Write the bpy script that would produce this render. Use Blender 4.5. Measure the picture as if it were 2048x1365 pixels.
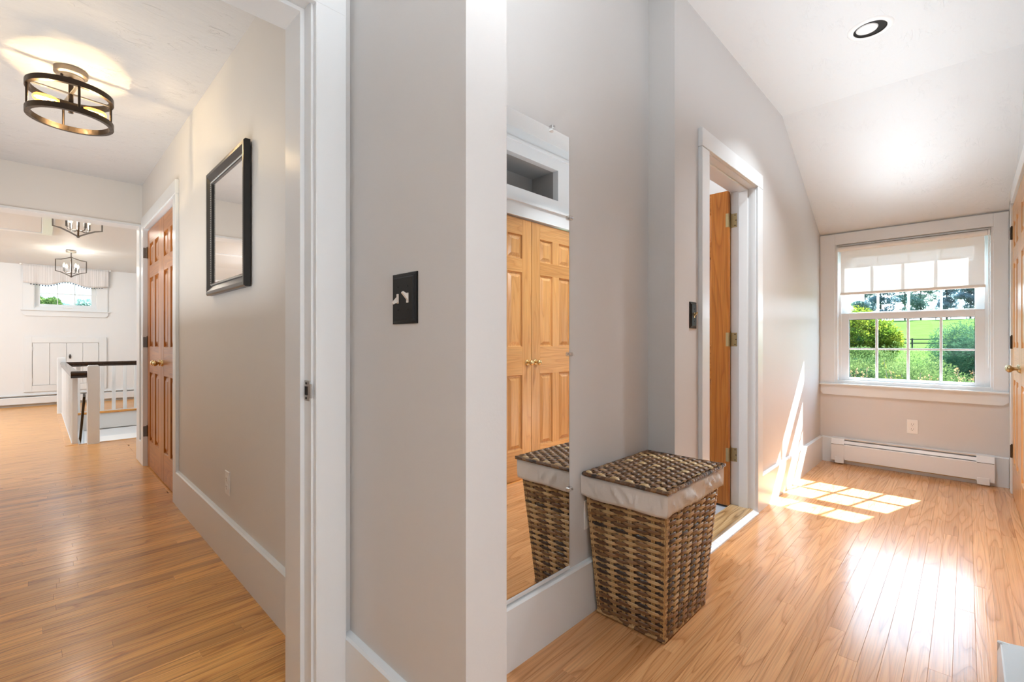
import bpy, bmesh, math, random
import numpy as np
from mathutils import Vector, Matrix, noise
R = random.Random(7)
PI = math.pi
for o in list(bpy.data.objects):
    bpy.data.objects.remove(o)
C = bpy.context.scene.collection
S = bpy.context.scene

# ------------------------------------------------------------------ camera, sky, sun, lights, exposure
EYE = 1.08
cam_d = bpy.data.cameras.new('camera')
cam = bpy.data.objects.new('camera', cam_d); C.objects.link(cam)
cam.location = (0, 0, EYE)
cam.rotation_euler = (PI/2, 0, math.radians(44.376) - PI/2)
cam_d.sensor_width = 36.0
cam_d.lens = 36.0 * 929.0 / 2048.0
cam_d.clip_start = 0.02
cam_d.clip_end = 1000
S.camera = cam

S.view_settings.view_transform = 'Standard'
S.view_settings.look = 'None'
S.view_settings.gamma = 1.0
S.view_settings.use_curve_mapping = False
S.view_settings.exposure = 0.9
S.cycles.max_bounces = 10
S.cycles.diffuse_bounces = 6
S.cycles.glossy_bounces = 5
S.cycles.transparent_max_bounces = 24
S.cycles.transmission_bounces = 8
S.cycles.sample_clamp_indirect = 8.0
S.cycles.caustics_reflective = False
S.cycles.caustics_refractive = False

world = bpy.data.worlds.new('sky'); S.world = world
world.use_nodes = True
nt = world.node_tree; nt.nodes.clear()
wo = nt.nodes.new('ShaderNodeOutputWorld'); bg = nt.nodes.new('ShaderNodeBackground')
tc = nt.nodes.new('ShaderNodeTexCoord'); sep = nt.nodes.new('ShaderNodeSeparateXYZ')
cr = nt.nodes.new('ShaderNodeValToRGB')
nt.links.new(tc.outputs['Generated'], sep.inputs[0]); nt.links.new(sep.outputs['Z'], cr.inputs[0])
cr.color_ramp.elements[0].position = 0.0; cr.color_ramp.elements[0].color = (0.74, 0.88, 1.0, 1)
cr.color_ramp.elements[1].position = 0.6; cr.color_ramp.elements[1].color = (0.42, 0.66, 0.95, 1)
e = cr.color_ramp.elements.new(0.16); e.color = (0.66, 0.83, 0.97, 1)
# hazy bright sky on the sun's side, paler blue away from it
dt = nt.nodes.new('ShaderNodeVectorMath'); dt.operation = 'DOT_PRODUCT'
dt.inputs[1].default_value = Vector((1.09, -.325, 1.0)).normalized()
nrm = nt.nodes.new('ShaderNodeVectorMath'); nrm.operation = 'NORMALIZE'
nt.links.new(tc.outputs['Generated'], nrm.inputs[0]); nt.links.new(nrm.outputs[0], dt.inputs[0])
mr = nt.nodes.new('ShaderNodeMapRange'); mr.interpolation_type = 'SMOOTHSTEP'
mr.inputs[1].default_value = -.25; mr.inputs[2].default_value = .9; mr.inputs[3].default_value = .72; mr.inputs[4].default_value = 7.0
nt.links.new(dt.outputs['Value'], mr.inputs[0])
nt.links.new(cr.outputs[0], bg.inputs[0]); nt.links.new(bg.outputs[0], wo.inputs[0])
nt.links.new(mr.outputs[0], bg.inputs[1])

def light(name, kind, loc, energy, col=(1, 1, 1), size=0.1, size_y=None, aim=None, spread=None):
    d = bpy.data.lights.new(name, kind); d.energy = energy; d.color = col
    if kind == 'AREA':
        d.size = size
        if size_y: d.shape = 'RECTANGLE'; d.size_y = size_y
        if spread: d.spread = spread
    elif kind == 'POINT':
        d.shadow_soft_size = size
    o = bpy.data.objects.new(name, d); C.objects.link(o); o.location = loc
    if aim is not None:
        o.rotation_euler = (Vector(aim) - Vector(loc)).to_track_quat('-Z', 'Y').to_euler()
    return o

sun = light('sun', 'SUN', (20, -6, 20), 23.0, (1.0, 0.975, 0.94))
sun.data.angle = math.radians(0.55)
sun.rotation_euler = Vector((-1.09, 0.325, -1.0)).to_track_quat('-Z', 'Y').to_euler()
# fill lights added behind the camera, standing in for unseen windows
light('fill_behind', 'AREA', (.35, -2.2, 1.4), 18, (0.90, 0.955, 1.0), 1.2, 1.6, (.6, 1.0, 1.2))
light('fill_behind_left', 'AREA', (-1.8, .2, 1.5), 4, (0.88, 0.945, 1.0), 1.0, 1.4, (.6, 1.0, 1.3))
# upward fill lights added to brighten the ceilings, without any fixture
light('ceiling_fill', 'AREA', (0.5, -.5, 1.4), 25, (0.88, 0.95, 1.0), 0.9, 0.7, (0.7, -.3, 2.7), 2.3)
light('ceiling_fill_corridor', 'AREA', (3.15, .33, 1.90), 5.0, (0.82, 0.92, 1.0), 2.7, 0.5, (3.15, .33, 2.7), 2.5)
light('ceiling_fill_hall', 'AREA', (.1, 3.5, 1.10), 10, (0.90, 0.96, 1.0), .7, 3.2, (.1, 3.5, 2.7), 2.6)
# the lamp of the recessed can
light('recessed_can_lamp', 'AREA', (3.016, .370, 2.694), 9, (0.86, 0.945, 1.0), 0.085, None, (3.016, .370, 0), 1.9)
# fill light added in the stair hall, in place of unseen windows
light('stair_hall_fill', 'AREA', (-2.2, 8.2, 2.3), 112, (0.86, 0.94, 1.0), 2.0, 2.0, (0.3, 8.8, 0.8))
light('lower_stair_fill', 'AREA', (1.0, 9.0, -1.2), 14, (1, 1, 1), 0.6, 0.6, (0.9, 10.0, -2.2))  # added fill, brightens the lower part of the stairwell
light('bathroom_fill', 'AREA', (2.3, 2.6, 2.2), 24, (1.0, 0.99, 0.98), 0.8, 0.8, (2.8, 1.4, 1.0))  # fill light added inside the bathroom, no window behind it

# ------------------------------------------------------------------ materials
def new_mat(name):
    m = bpy.data.materials.new(name); m.use_nodes = True
    n = m.node_tree; n.nodes.clear()
    out = n.nodes.new('ShaderNodeOutputMaterial')
    return m, n, out

def N(n, t, **kw):
    x = n.nodes.new(t)
    for k, v in kw.items(): setattr(x, k, v)
    return x

def principled(n, out, col=None, rough=0.5, metal=0.0, spec=0.5, coat=0.0, coat_rough=0.1):
    p = n.nodes.new('ShaderNodeBsdfPrincipled')
    if col is not None: p.inputs['Base Color'].default_value = (*col, 1)
    p.inputs['Roughness'].default_value = rough
    p.inputs['Metallic'].default_value = metal
    p.inputs['Specular IOR Level'].default_value = spec
    p.inputs['Coat Weight'].default_value = coat
    p.inputs['Coat Roughness'].default_value = coat_rough
    n.links.new(p.outputs[0], out.inputs[0])
    return p

def ramp(n, stops):
    r = n.nodes.new('ShaderNodeValToRGB')
    el = r.color_ramp.elements
    el[0].position, el[0].color = stops[0][0], (*stops[0][1], 1)
    el[1].position, el[1].color = stops[-1][0], (*stops[-1][1], 1)
    for p, c in stops[1:-1]:
        x = el.new(p); x.color = (*c, 1)
    return r

def paint(name, col, rough=0.5, var=0.03, scale=3.0, bump=0.02, spec=0.4):
    m, n, out = new_mat(name)
    p = principled(n, out, col, rough, spec=spec)
    t = N(n, 'ShaderNodeTexCoord'); no = N(n, 'ShaderNodeTexNoise')
    no.inputs['Scale'].default_value = scale; no.inputs['Detail'].default_value = 3
    n.links.new(t.outputs['Object'], no.inputs['Vector'])
    a = tuple(max(0, c*(1-var)) for c in col); b = tuple(min(1, c*(1+var)) for c in col)
    r = ramp(n, [(0.3, a), (0.7, b)])
    n.links.new(no.outputs['Fac'], r.inputs[0]); n.links.new(r.outputs[0], p.inputs['Base Color'])
    if bump:
        n2 = N(n, 'ShaderNodeTexNoise'); n2.inputs['Scale'].default_value = 180; n2.inputs['Detail'].default_value = 2
        n.links.new(t.outputs['Object'], n2.inputs['Vector'])
        bp = N(n, 'ShaderNodeBump'); bp.inputs['Strength'].default_value = bump * 4; bp.inputs['Distance'].default_value = 0.002
        n.links.new(n2.outputs['Fac'], bp.inputs['Height']); n.links.new(bp.outputs[0], p.inputs['Normal'])
    return m

def plaster(name, col, strength=0.6):
    m, n, out = new_mat(name)
    p = principled(n, out, col, 0.6, spec=0.3)
    t = N(n, 'ShaderNodeTexCoord')
    mp = N(n, 'ShaderNodeMapping'); mp.inputs['Scale'].default_value = (4.0, 9.0, 9.0)
    mp.inputs['Rotation'].default_value = (0, 0, 0.35)
    n.links.new(t.outputs['Object'], mp.inputs[0])
    a = N(n, 'ShaderNodeTexNoise'); a.inputs['Scale'].default_value = 1.6; a.inputs['Detail'].default_value = 4
    a.inputs['Roughness'].default_value = 0.55; a.inputs['Distortion'].default_value = 1.1
    n.links.new(mp.outputs[0], a.inputs['Vector'])
    rr = ramp(n, [(0.0, (0, 0, 0)), (0.50, (0.1, 0.1, 0.1)), (0.508, (1, 1, 1)), (0.54, (0.35, 0.35, 0.35)), (1.0, (0.2, 0.2, 0.2))])
    n.links.new(a.outputs['Fac'], rr.inputs[0])
    b = N(n, 'ShaderNodeTexNoise'); b.inputs['Scale'].default_value = 8.0; b.inputs['Detail'].default_value = 4
    n.links.new(t.outputs['Object'], b.inputs['Vector'])
    mask = ramp(n, [(0.52, (0, 0, 0)), (0.60, (1, 1, 1))]); n.links.new(b.outputs['Fac'], mask.inputs[0])
    mu = N(n, 'ShaderNodeMath', operation='MULTIPLY')
    n.links.new(rr.outputs[0], mu.inputs[0]); n.links.new(mask.outputs[0], mu.inputs[1])
    c = N(n, 'ShaderNodeTexNoise'); c.inputs['Scale'].default_value = 30; c.inputs['Detail'].default_value = 4
    n.links.new(t.outputs['Object'], c.inputs['Vector'])
    mq = N(n, 'ShaderNodeMapping'); mq.inputs['Scale'].default_value = (5.0, 26.0, 26.0); mq.inputs['Rotation'].default_value = (0, 0, -0.25)
    n.links.new(t.outputs['Object'], mq.inputs[0])
    c.inputs['Scale'].default_value = 1.0; c.inputs['Detail'].default_value = 6; c.inputs['Roughness'].default_value = 0.6
    n.links.new(mq.outputs[0], c.inputs['Vector'])
    m2 = N(n, 'ShaderNodeMath', operation='MULTIPLY_ADD'); m2.inputs[1].default_value = 1.3
    m3 = N(n, 'ShaderNodeMath', operation='MULTIPLY'); m3.inputs[1].default_value = 0.45
    n.links.new(mu.outputs[0], m3.inputs[0])
    n.links.new(c.outputs['Fac'], m2.inputs[0]); n.links.new(m3.outputs[0], m2.inputs[2])
    bp = N(n, 'ShaderNodeBump'); bp.inputs['Strength'].default_value = strength; bp.inputs['Distance'].default_value = 0.005
    n.links.new(m2.outputs[0], bp.inputs['Height']); n.links.new(bp.outputs[0], p.inputs['Normal'])
    return m

def wood(name, dark, mid, light_c, axis='X', rough=0.25, ring=1.0, tone=0.35, coat=0.25, pore=0.5, spec=0.5, offset=40.0, bump=0.12):
    """oak-like grain along one axis; each object gets its own tone and its own piece of the log"""
    m, n, out = new_mat(name)
    p = principled(n, out, mid, rough, spec=spec, coat=coat, coat_rough=max(0.05, rough*0.6))
    t = N(n, 'ShaderNodeTexCoord'); oi = N(n, 'ShaderNodeObjectInfo')
    k = N(n, 'ShaderNodeVectorMath', operation='MULTIPLY_ADD')
    cx = N(n, 'ShaderNodeCombineXYZ')
    for i in range(3): n.links.new(oi.outputs['Random'], cx.inputs[i])
    k.inputs[1].default_value = (offset, offset*1.7, offset*0.6)
    n.links.new(cx.outputs[0], k.inputs[0]); n.links.new(t.outputs['Object'], k.inputs[2])
    mp = N(n, 'ShaderNodeMapping')
    along, across = 0.85*ring, 9.0*ring
    sc = {'X': (along, across, across), 'Y': (across, along, across), 'Z': (across, across, along)}[axis]
    mp.inputs['Scale'].default_value = sc
    n.links.new(k.outputs[0], mp.inputs[0])
    a = N(n, 'ShaderNodeTexNoise'); a.inputs['Scale'].default_value = 1.0; a.inputs['Detail'].default_value = 1.5
    a.inputs['Roughness'].default_value = 0.4; a.inputs['Distortion'].default_value = 0.35
    n.links.new(mp.outputs[0], a.inputs['Vector'])
    mul = N(n, 'ShaderNodeMath', operation='MULTIPLY'); mul.inputs[1].default_value = 11.0
    fr = N(n, 'ShaderNodeMath', operation='FRACT')
    n.links.new(a.outputs['Fac'], mul.inputs[0]); n.links.new(mul.outputs[0], fr.inputs[0])
    rr = ramp(n, [(0.0, dark), (0.07, tuple((x+y)/2 for x, y in zip(dark, mid))), (0.22, mid), (0.75, light_c), (0.94, mid), (1.0, dark)])
    n.links.new(fr.outputs[0], rr.inputs[0])
    # pores: short dark streaks
    mp2 = N(n, 'ShaderNodeMapping'); f1, f2 = 3.5, 230.0
    mp2.inputs['Scale'].default_value = {'X': (f1, f2, f2), 'Y': (f2, f1, f2), 'Z': (f2, f2, f1)}[axis]
    n.links.new(k.outputs[0], mp2.inputs[0])
    b = N(n, 'ShaderNodeTexNoise'); b.inputs['Scale'].default_value = 1.0; b.inputs['Detail'].default_value = 2
    n.links.new(mp2.outputs[0], b.inputs['Vector'])
    pr = ramp(n, [(0.30, (1-pore,)*3), (0.55, (1, 1, 1))]); n.links.new(b.outputs['Fac'], pr.inputs[0])
    mx = N(n, 'ShaderNodeMix', data_type='RGBA', blend_type='MULTIPLY'); mx.inputs[0].default_value = 1.0
    n.links.new(rr.outputs[0], mx.inputs[6]); n.links.new(pr.outputs[0], mx.inputs[7])
    # tone of the single board
    lo, hi = 1-tone, 1+tone*0.55
    tr = ramp(n, [(0.0, (lo, lo*0.96, lo*0.92)), (0.15, (1-tone*0.45,)*3), (0.6, (1, 1, 1)), (1.0, (hi, hi*1.02, hi*1.03))])
    n.links.new(oi.outputs['Random'], tr.inputs[0])
    m3 = N(n, 'ShaderNodeMix', data_type='RGBA', blend_type='MULTIPLY'); m3.inputs[0].default_value = 1.0
    n.links.new(mx.outputs[2], m3.inputs[6]); n.links.new(tr.outputs[0], m3.inputs[7])
    n.links.new(m3.outputs[2], p.inputs['Base Color'])
    bp = N(n, 'ShaderNodeBump'); bp.inputs['Strength'].default_value = bump; bp.inputs['Distance'].default_value = 0.0015
    ad = N(n, 'ShaderNodeMath', operation='ADD')
    wv = N(n, 'ShaderNodeTexNoise'); wv.inputs['Scale'].default_value = 2.5; wv.inputs['Detail'].default_value = 1
    n.links.new(t.outputs['Object'], wv.inputs['Vector'])
    n.links.new(b.outputs['Fac'], ad.inputs[0]); n.links.new(wv.outputs['Fac'], ad.inputs[1])
    ad2 = N(n, 'ShaderNodeMath', operation='MULTIPLY_ADD'); ad2.inputs[1].default_value = 0.5
    n.links.new(fr.outputs[0], ad2.inputs[0]); n.links.new(ad.outputs[0], ad2.inputs[2])
    n.links.new(ad2.outputs[0], bp.inputs['Height']); n.links.new(bp.outputs[0], p.inputs['Normal'])
    return m

def metal(name, col, rough=0.3, met=1.0):
    m, n, out = new_mat(name)
    p = principled(n, out, col, rough, met)
    t = N(n, 'ShaderNodeTexCoord'); no = N(n, 'ShaderNodeTexNoise'); no.inputs['Scale'].default_value = 60
    n.links.new(t.outputs['Object'], no.inputs['Vector'])
    r = ramp(n, [(0.3, (rough*0.8,)*3), (0.7, (min(1, rough*1.25),)*3)])
    n.links.new(no.outputs['Fac'], r.inputs[0]); n.links.new(r.outputs[0], p.inputs['Roughness'])
    return m

def emit(name, col, strength):
    m, n, out = new_mat(name)
    e = N(n, 'ShaderNodeEmission'); e.inputs[0].default_value = (*col, 1); e.inputs[1].default_value = strength
    n.links.new(e.outputs[0], out.inputs[0]); return m

def thin_glass(name, tint=(1, 1, 1), gloss=0.06, glow=None):
    m, n, out = new_mat(name)
    tr = N(n, 'ShaderNodeBsdfTransparent'); tr.inputs[0].default_value = (*tint, 1)
    gl = N(n, 'ShaderNodeBsdfGlossy'); gl.inputs['Roughness'].default_value = 0.02
    mx = N(n, 'ShaderNodeMixShader'); mx.inputs[0].default_value = gloss
    n.links.new(tr.outputs[0], mx.inputs[1]); n.links.new(gl.outputs[0], mx.inputs[2])
    if glow:
        em = N(n, 'ShaderNodeEmission'); em.inputs[0].default_value = (*glow[0], 1); em.inputs[1].default_value = glow[1]
        ad = N(n, 'ShaderNodeAddShader')
        n.links.new(mx.outputs[0], ad.inputs[0]); n.links.new(em.outputs[0], ad.inputs[1]); n.links.new(ad.outputs[0], out.inputs[0])
    else:
        n.links.new(mx.outputs[0], out.inputs[0])
    return m

def mirror_mat(name):
    m, n, out = new_mat(name)
    g = N(n, 'ShaderNodeBsdfGlossy'); g.inputs[0].default_value = (0.95, 0.955, 0.95, 1); g.inputs['Roughness'].default_value = 0.0
    n.links.new(g.outputs[0], out.inputs[0]); return m

def shade_cloth(name):
    m, n, out = new_mat(name)
    d = N(n, 'ShaderNodeBsdfDiffuse'); d.inputs[0].default_value = (0.86, 0.86, 0.85, 1)
    tl = N(n, 'ShaderNodeBsdfTranslucent'); tl.inputs[0].default_value = (0.85, 0.85, 0.83, 1)
    tr = N(n, 'ShaderNodeBsdfTransparent')
    a = N(n, 'ShaderNodeMixShader'); a.inputs[0].default_value = 0.07
    b = N(n, 'ShaderNodeMixShader')
    n.links.new(d.outputs[0], a.inputs[1]); n.links.new(tl.outputs[0], a.inputs[2])
    n.links.new(a.outputs[0], b.inputs[1]); n.links.new(tr.outputs[0], b.inputs[2])
    t = N(n, 'ShaderNodeTexCoord'); mp = N(n, 'ShaderNodeMapping'); mp.inputs['Scale'].default_value = (1, 14, 300)
    n.links.new(t.outputs['Object'], mp.inputs[0])
    no = N(n, 'ShaderNodeTexNoise'); no.inputs['Scale'].default_value = 1.0; no.inputs['Detail'].default_value = 3
    n.links.new(mp.outputs[0], no.inputs['Vector'])
    r = ramp(n, [(0.3, (0.008,)*3), (0.7, (0.022,)*3)])
    n.links.new(no.outputs['Fac'], r.inputs[0]); n.links.new(r.outputs[0], b.inputs[0])
    n.links.new(b.outputs[0], out.inputs[0]); return m

def leaf_mat(name, dark, light_c, trans=0.3):
    m, n, out = new_mat(name)
    d = N(n, 'ShaderNodeBsdfDiffuse'); tl = N(n, 'ShaderNodeBsdfTranslucent')
    t = N(n, 'ShaderNodeTexCoord'); no = N(n, 'ShaderNodeTexNoise'); no.inputs['Scale'].default_value = 3.0; no.inputs['Detail'].default_value = 6
    n.links.new(t.outputs['Object'], no.inputs['Vector'])
    r = ramp(n, [(0.32, dark), (0.68, light_c)])
    n.links.new(no.outputs['Fac'], r.inputs[0])
    n.links.new(r.outputs[0], d.inputs[0]); n.links.new(r.outputs[0], tl.inputs[0])
    mx = N(n, 'ShaderNodeMixShader'); mx.inputs[0].default_value = trans
    n.links.new(d.outputs[0], mx.inputs[1]); n.links.new(tl.outputs[0], mx.inputs[2]); n.links.new(mx.outputs[0], out.inputs[0])
    return m

def wicker(name, dark, light_c, rough=0.38):
    m, n, out = new_mat(name)
    p = principled(n, out, dark, rough, spec=0.6, coat=0.2, coat_rough=0.25)
    t = N(n, 'ShaderNodeTexCoord'); oi = N(n, 'ShaderNodeObjectInfo')
    no = N(n, 'ShaderNodeTexNoise'); no.inputs['Scale'].default_value = 14; no.inputs['Detail'].default_value = 4
    n.links.new(t.outputs['Object'], no.inputs['Vector'])
    ad = N(n, 'ShaderNodeMath', operation='MULTIPLY_ADD'); ad.inputs[1].default_value = 0.5; 
    n.links.new(oi.outputs['Random'], ad.inputs[0]); n.links.new(no.outputs['Fac'], ad.inputs[2])
    r = ramp(n, [(0.35, dark), (1.0, light_c)])
    n.links.new(ad.outputs[0], r.inputs[0])
    n2 = N(n, 'ShaderNodeTexNoise'); n2.inputs['Scale'].default_value = 420; n2.inputs['Detail'].default_value = 1
    n.links.new(t.outputs['Object'], n2.inputs['Vector'])
    r2 = ramp(n, [(0.3, (0.86,)*3), (0.7, (1.05,)*3)]); n.links.new(n2.outputs['Fac'], r2.inputs[0])
    mx = N(n, 'ShaderNodeMix', data_type='RGBA', blend_type='MULTIPLY'); mx.inputs[0].default_value = 1
    n.links.new(r.outputs[0], mx.inputs[6]); n.links.new(r2.outputs[0], mx.inputs[7]); n.links.new(mx.outputs[2], p.inputs['Base Color'])
    return m

def stripes(name):
    m, n, out = new_mat(name)
    p = principled(n, out, (0.8, 0.78, 0.76), 0.8, spec=0.2)
    t = N(n, 'ShaderNodeTexCoord'); w = N(n, 'ShaderNodeTexWave'); w.bands_direction = 'X'; w.inputs['Scale'].default_value = 24.0
    n.links.new(t.outputs['Object'], w.inputs['Vector'])
    r = ramp(n, [(0.45, (0.78, 0.77, 0.765)), (0.85, (0.50, 0.485, 0.49))]); n.links.new(w.outputs['Fac'], r.inputs[0])
    n.links.new(r.outputs[0], p.inputs['Base Color']); return m

def grass_mat(name):
    m, n, out = new_mat(name)
    p = N(n, 'ShaderNodeBsdfDiffuse'); n.links.new(p.outputs[0], out.inputs[0])
    t = N(n, 'ShaderNodeTexCoord'); a = N(n, 'ShaderNodeTexNoise'); a.inputs['Scale'].default_value = 0.25; a.inputs['Detail'].default_value = 8
    n.links.new(t.outputs['Object'], a.inputs['Vector'])
    r = ramp(n, [(0.3, (0.048, 0.084, 0.018)), (0.7, (0.064, 0.102, 0.028))])
    n.links.new(a.outputs['Fac'], r.inputs[0]); n.links.new(r.outputs[0], p.inputs['Color']); return m

M = {}
M['wall'] = paint('greige_wall_paint', (0.615, 0.608, 0.603), 0.5, 0.015, 1.5)
M['wall_hall'] = paint('hall_wall_paint_lightened', (0.70, 0.685, 0.66), 0.5, 0.015, 1.5)  # wall paint lightened for the hall, standing in for missing light
M['wall_far'] = paint('pale_wall_paint', (0.72, 0.735, 0.745), 0.5, 0.015, 1.5)
M['trim'] = paint('white_trim_gloss', (0.715, 0.742, 0.76), 0.28, 0.01, 2.0, 0.008, 0.5)
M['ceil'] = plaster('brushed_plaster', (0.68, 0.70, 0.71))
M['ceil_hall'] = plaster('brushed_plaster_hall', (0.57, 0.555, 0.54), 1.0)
M['floor'] = wood('oak_strip_floor', (0.53, 0.238, 0.090), (0.70, 0.340, 0.142), (0.74, 0.383, 0.168), 'X', 0.22, 1.0, 0.15, 0.25, 0.24)
M['floor_hall'] = wood('oak_strip_floor_hall_lit', (0.48, 0.19, 0.042), (0.70, 0.330, 0.086), (0.74, 0.372, 0.108), 'X', 0.28, 1.0, 0.30, 0.22, 0.42, 0.4)  # same oak strips; the hall's different light is put into the colour
M['subfloor'] = paint('dark_joint_wood', (0.17, 0.08, 0.03), 0.7)
M['saddle'] = wood('pale_oak_saddle', (0.25, 0.14, 0.05), (0.50, 0.33, 0.16), (0.60, 0.42, 0.22), 'X', 0.3, 0.9, 0.1)
M['door'] = wood('honey_pine_vertical', (0.53, 0.25, 0.078), (0.61, 0.305, 0.102), (0.64, 0.335, 0.12), 'Z', 0.28, 0.8, 0.16, 0.3, 0.25)
M['door_h'] = wood('honey_pine_horizontal', (0.53, 0.25, 0.078), (0.61, 0.305, 0.102), (0.64, 0.335, 0.12), 'X', 0.28, 0.8, 0.16, 0.3, 0.25)
M['door2'] = wood('amber_pine_vertical', (0.33, 0.102, 0.012), (0.42, 0.140, 0.018), (0.46, 0.165, 0.026), 'Z', 0.3, 0.8, 0.16, 0.04, 0.3, 0.35)
M['door2_h'] = wood('amber_pine_horizontal', (0.33, 0.102, 0.012), (0.42, 0.140, 0.018), (0.46, 0.165, 0.026), 'X', 0.3, 0.8, 0.16, 0.04, 0.3, 0.35)
M['brass'] = metal('aged_brass', (0.70, 0.50, 0.24), 0.25)
M['antique'] = metal('antique_brass', (0.42, 0.33, 0.18), 0.42)
M['bronze'] = metal('oil_rubbed_bronze', (0.06, 0.045, 0.035), 0.38)
M['steel'] = metal('dull_steel', (0.45, 0.44, 0.42), 0.4)
M['nickel'] = metal('brushed_nickel_canopy', (0.42, 0.37, 0.31), 0.38)
M['graphite'] = metal('graphite_lantern', (0.16, 0.15, 0.14), 0.4)
M['black'] = paint('black_plate', (0.008, 0.008, 0.008), 0.42, 0.0, 2, 0, 0.25)
M['black_frame'] = paint('black_lacquer_frame', (0.010, 0.009, 0.009), 0.3, 0.0, 2, 0, 0.6)
M['dark'] = paint('matte_black', (0.015, 0.014, 0.013), 0.8, 0, 2, 0)  # flat black of screws, slots, seams, backings and fin tubes
M['ivory'] = paint('ivory_plastic', (0.72, 0.68, 0.63), 0.35, 0, 2, 0)
M['white_plastic'] = paint('white_plastic', (0.80, 0.80, 0.79), 0.35, 0, 2, 0)
M['heater'] = paint('white_enamel', (0.72, 0.745, 0.765), 0.32, 0.005, 2, 0)
M['gasket'] = paint('dark_gasket', (0.05, 0.05, 0.05), 0.6, 0, 2, 0)
M['mirror'] = mirror_mat('silvered_glass')
M['glass'] = thin_glass('window_glass', (0.97, 0.99, 0.985), 0.012)
M['acrylic'] = thin_glass('clear_acrylic', (0.9, 0.9, 0.9), 0.25)
M['bulb'] = thin_glass('amber_bulb_glass', (1.0, 0.8, 0.5), 0.08, ((1.0, 0.42, 0.06), 1.6))
M['bulb_clear'] = thin_glass('clear_bulb_glass', (1, 0.97, 0.9), 0.08, ((1.0, 0.8, 0.5), 0.8))
M['filament'] = emit('glowing_filament', (1.0, 0.72, 0.32), 45)
M['shade'] = shade_cloth('woven_roller_cloth')
M['cloth'] = paint('white_cotton', (0.80, 0.775, 0.74), 0.85, 0.02, 8, 0.06, 0.2)
M['stripe'] = stripes('ticking_stripe')
M['pom'] = paint('navy_pom_pom', (0.06, 0.06, 0.09), 0.9)
M['w_dark'] = wicker('wicker_espresso', (0.014, 0.007, 0.004), (0.045, 0.022, 0.013))
M['w_brown'] = wicker('wicker_brown', (0.085, 0.034, 0.010), (0.19, 0.088, 0.032))
M['w_mid'] = wicker('wicker_hazel', (0.20, 0.092, 0.030), (0.36, 0.20, 0.080))
M['w_tan'] = wicker('wicker_straw', (0.44, 0.265, 0.10), (0.62, 0.43, 0.21))
M['rail'] = wood('walnut_rail', (0.012, 0.006, 0.004), (0.025, 0.012, 0.008), (0.035, 0.018, 0.010), 'Y', 0.18, 1, 0.1)
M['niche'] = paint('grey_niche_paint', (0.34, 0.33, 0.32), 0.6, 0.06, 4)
M['tile'] = paint('grey_bath_floor', (0.36, 0.40, 0.45), 0.35, 0.05, 6, 0)
M['lawn'] = grass_mat('mown_grass')
M['yew'] = leaf_mat('yew_needles', (0.035, 0.08, 0.026), (0.16, 0.21, 0.07), .42)
M['yew_dark'] = leaf_mat('dark_yew_needles', (0.018, 0.06, 0.036), (0.07, 0.15, 0.075), .35)
M['maple'] = leaf_mat('yellow_green_leaves', (0.055, 0.13, 0.018), (0.20, 0.22, 0.025), 0.48)
M['hedge'] = leaf_mat('pale_hedge_leaves', (0.05, 0.10, 0.025), (0.11, 0.16, 0.05))
M['far_tree'] = leaf_mat('hazed_leaves', (0.14, 0.23, 0.21), (0.23, 0.33, 0.27), .55)  # distance haze is put into the leaf colour
M['far_pine'] = leaf_mat('hazed_pine', (0.14, 0.22, 0.26), (0.22, 0.30, 0.33), .55)  # bluish haze put into this colour as well
M['barberry'] = leaf_mat('reddish_barberry', (0.24, 0.13, 0.07), (0.30, 0.25, 0.11), 0.4)
M['barberry2'] = leaf_mat('lime_barberry', (0.12, 0.15, 0.03), (0.22, 0.20, 0.06), 0.4)
M['bark'] = paint('grey_bark', (0.10, 0.085, 0.07), 0.9, 0.3, 8)
M['fence'] = paint('weathered_fence', (0.06, 0.055, 0.05), 0.9, 0.2, 4)

# ------------------------------------------------------------------ mesh helpers
def bm_new(): return bmesh.new()

def box(bm, x0, x1, y0, y1, z0, z1, ch=0.0):
    x0, x1 = min(x0, x1), max(x0, x1); y0, y1 = min(y0, y1), max(y0, y1); z0, z1 = min(z0, z1), max(z0, z1)
    m = Matrix.Translation(((x0+x1)/2, (y0+y1)/2, (z0+z1)/2)) @ Matrix.Diagonal((x1-x0, y1-y0, z1-z0, 1))
    r = bmesh.ops.create_cube(bm, size=1, matrix=m)
    if ch:
        es = set()
        for v in r['verts']: es.update(v.link_edges)
        bmesh.ops.bevel(bm, geom=list(es), offset=min(ch, 0.45*min(x1-x0, y1-y0, z1-z0)), segments=1, affect='EDGES')

def prism(bm, pts, axis, a0, a1):
    """polygon pts in the plane across the axis, extruded from a0 to a1 (X: (y,z), Y: (x,z), Z: (x,y))"""
    def P(p, a): return {'X': (a, p[0], p[1]), 'Y': (p[0], a, p[1]), 'Z': (p[0], p[1], a)}[axis]
    A = [bm.verts.new(P(p, a0)) for p in pts]; B = [bm.verts.new(P(p, a1)) for p in pts]
    fs = [bm.faces.new(A), bm.faces.new(B[::-1])]
    for i in range(len(pts)):
        j = (i+1) % len(pts); fs.append(bm.faces.new((A[j], A[i], B[i], B[j])))
    bmesh.ops.recalc_face_normals(bm, faces=fs)

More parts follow.
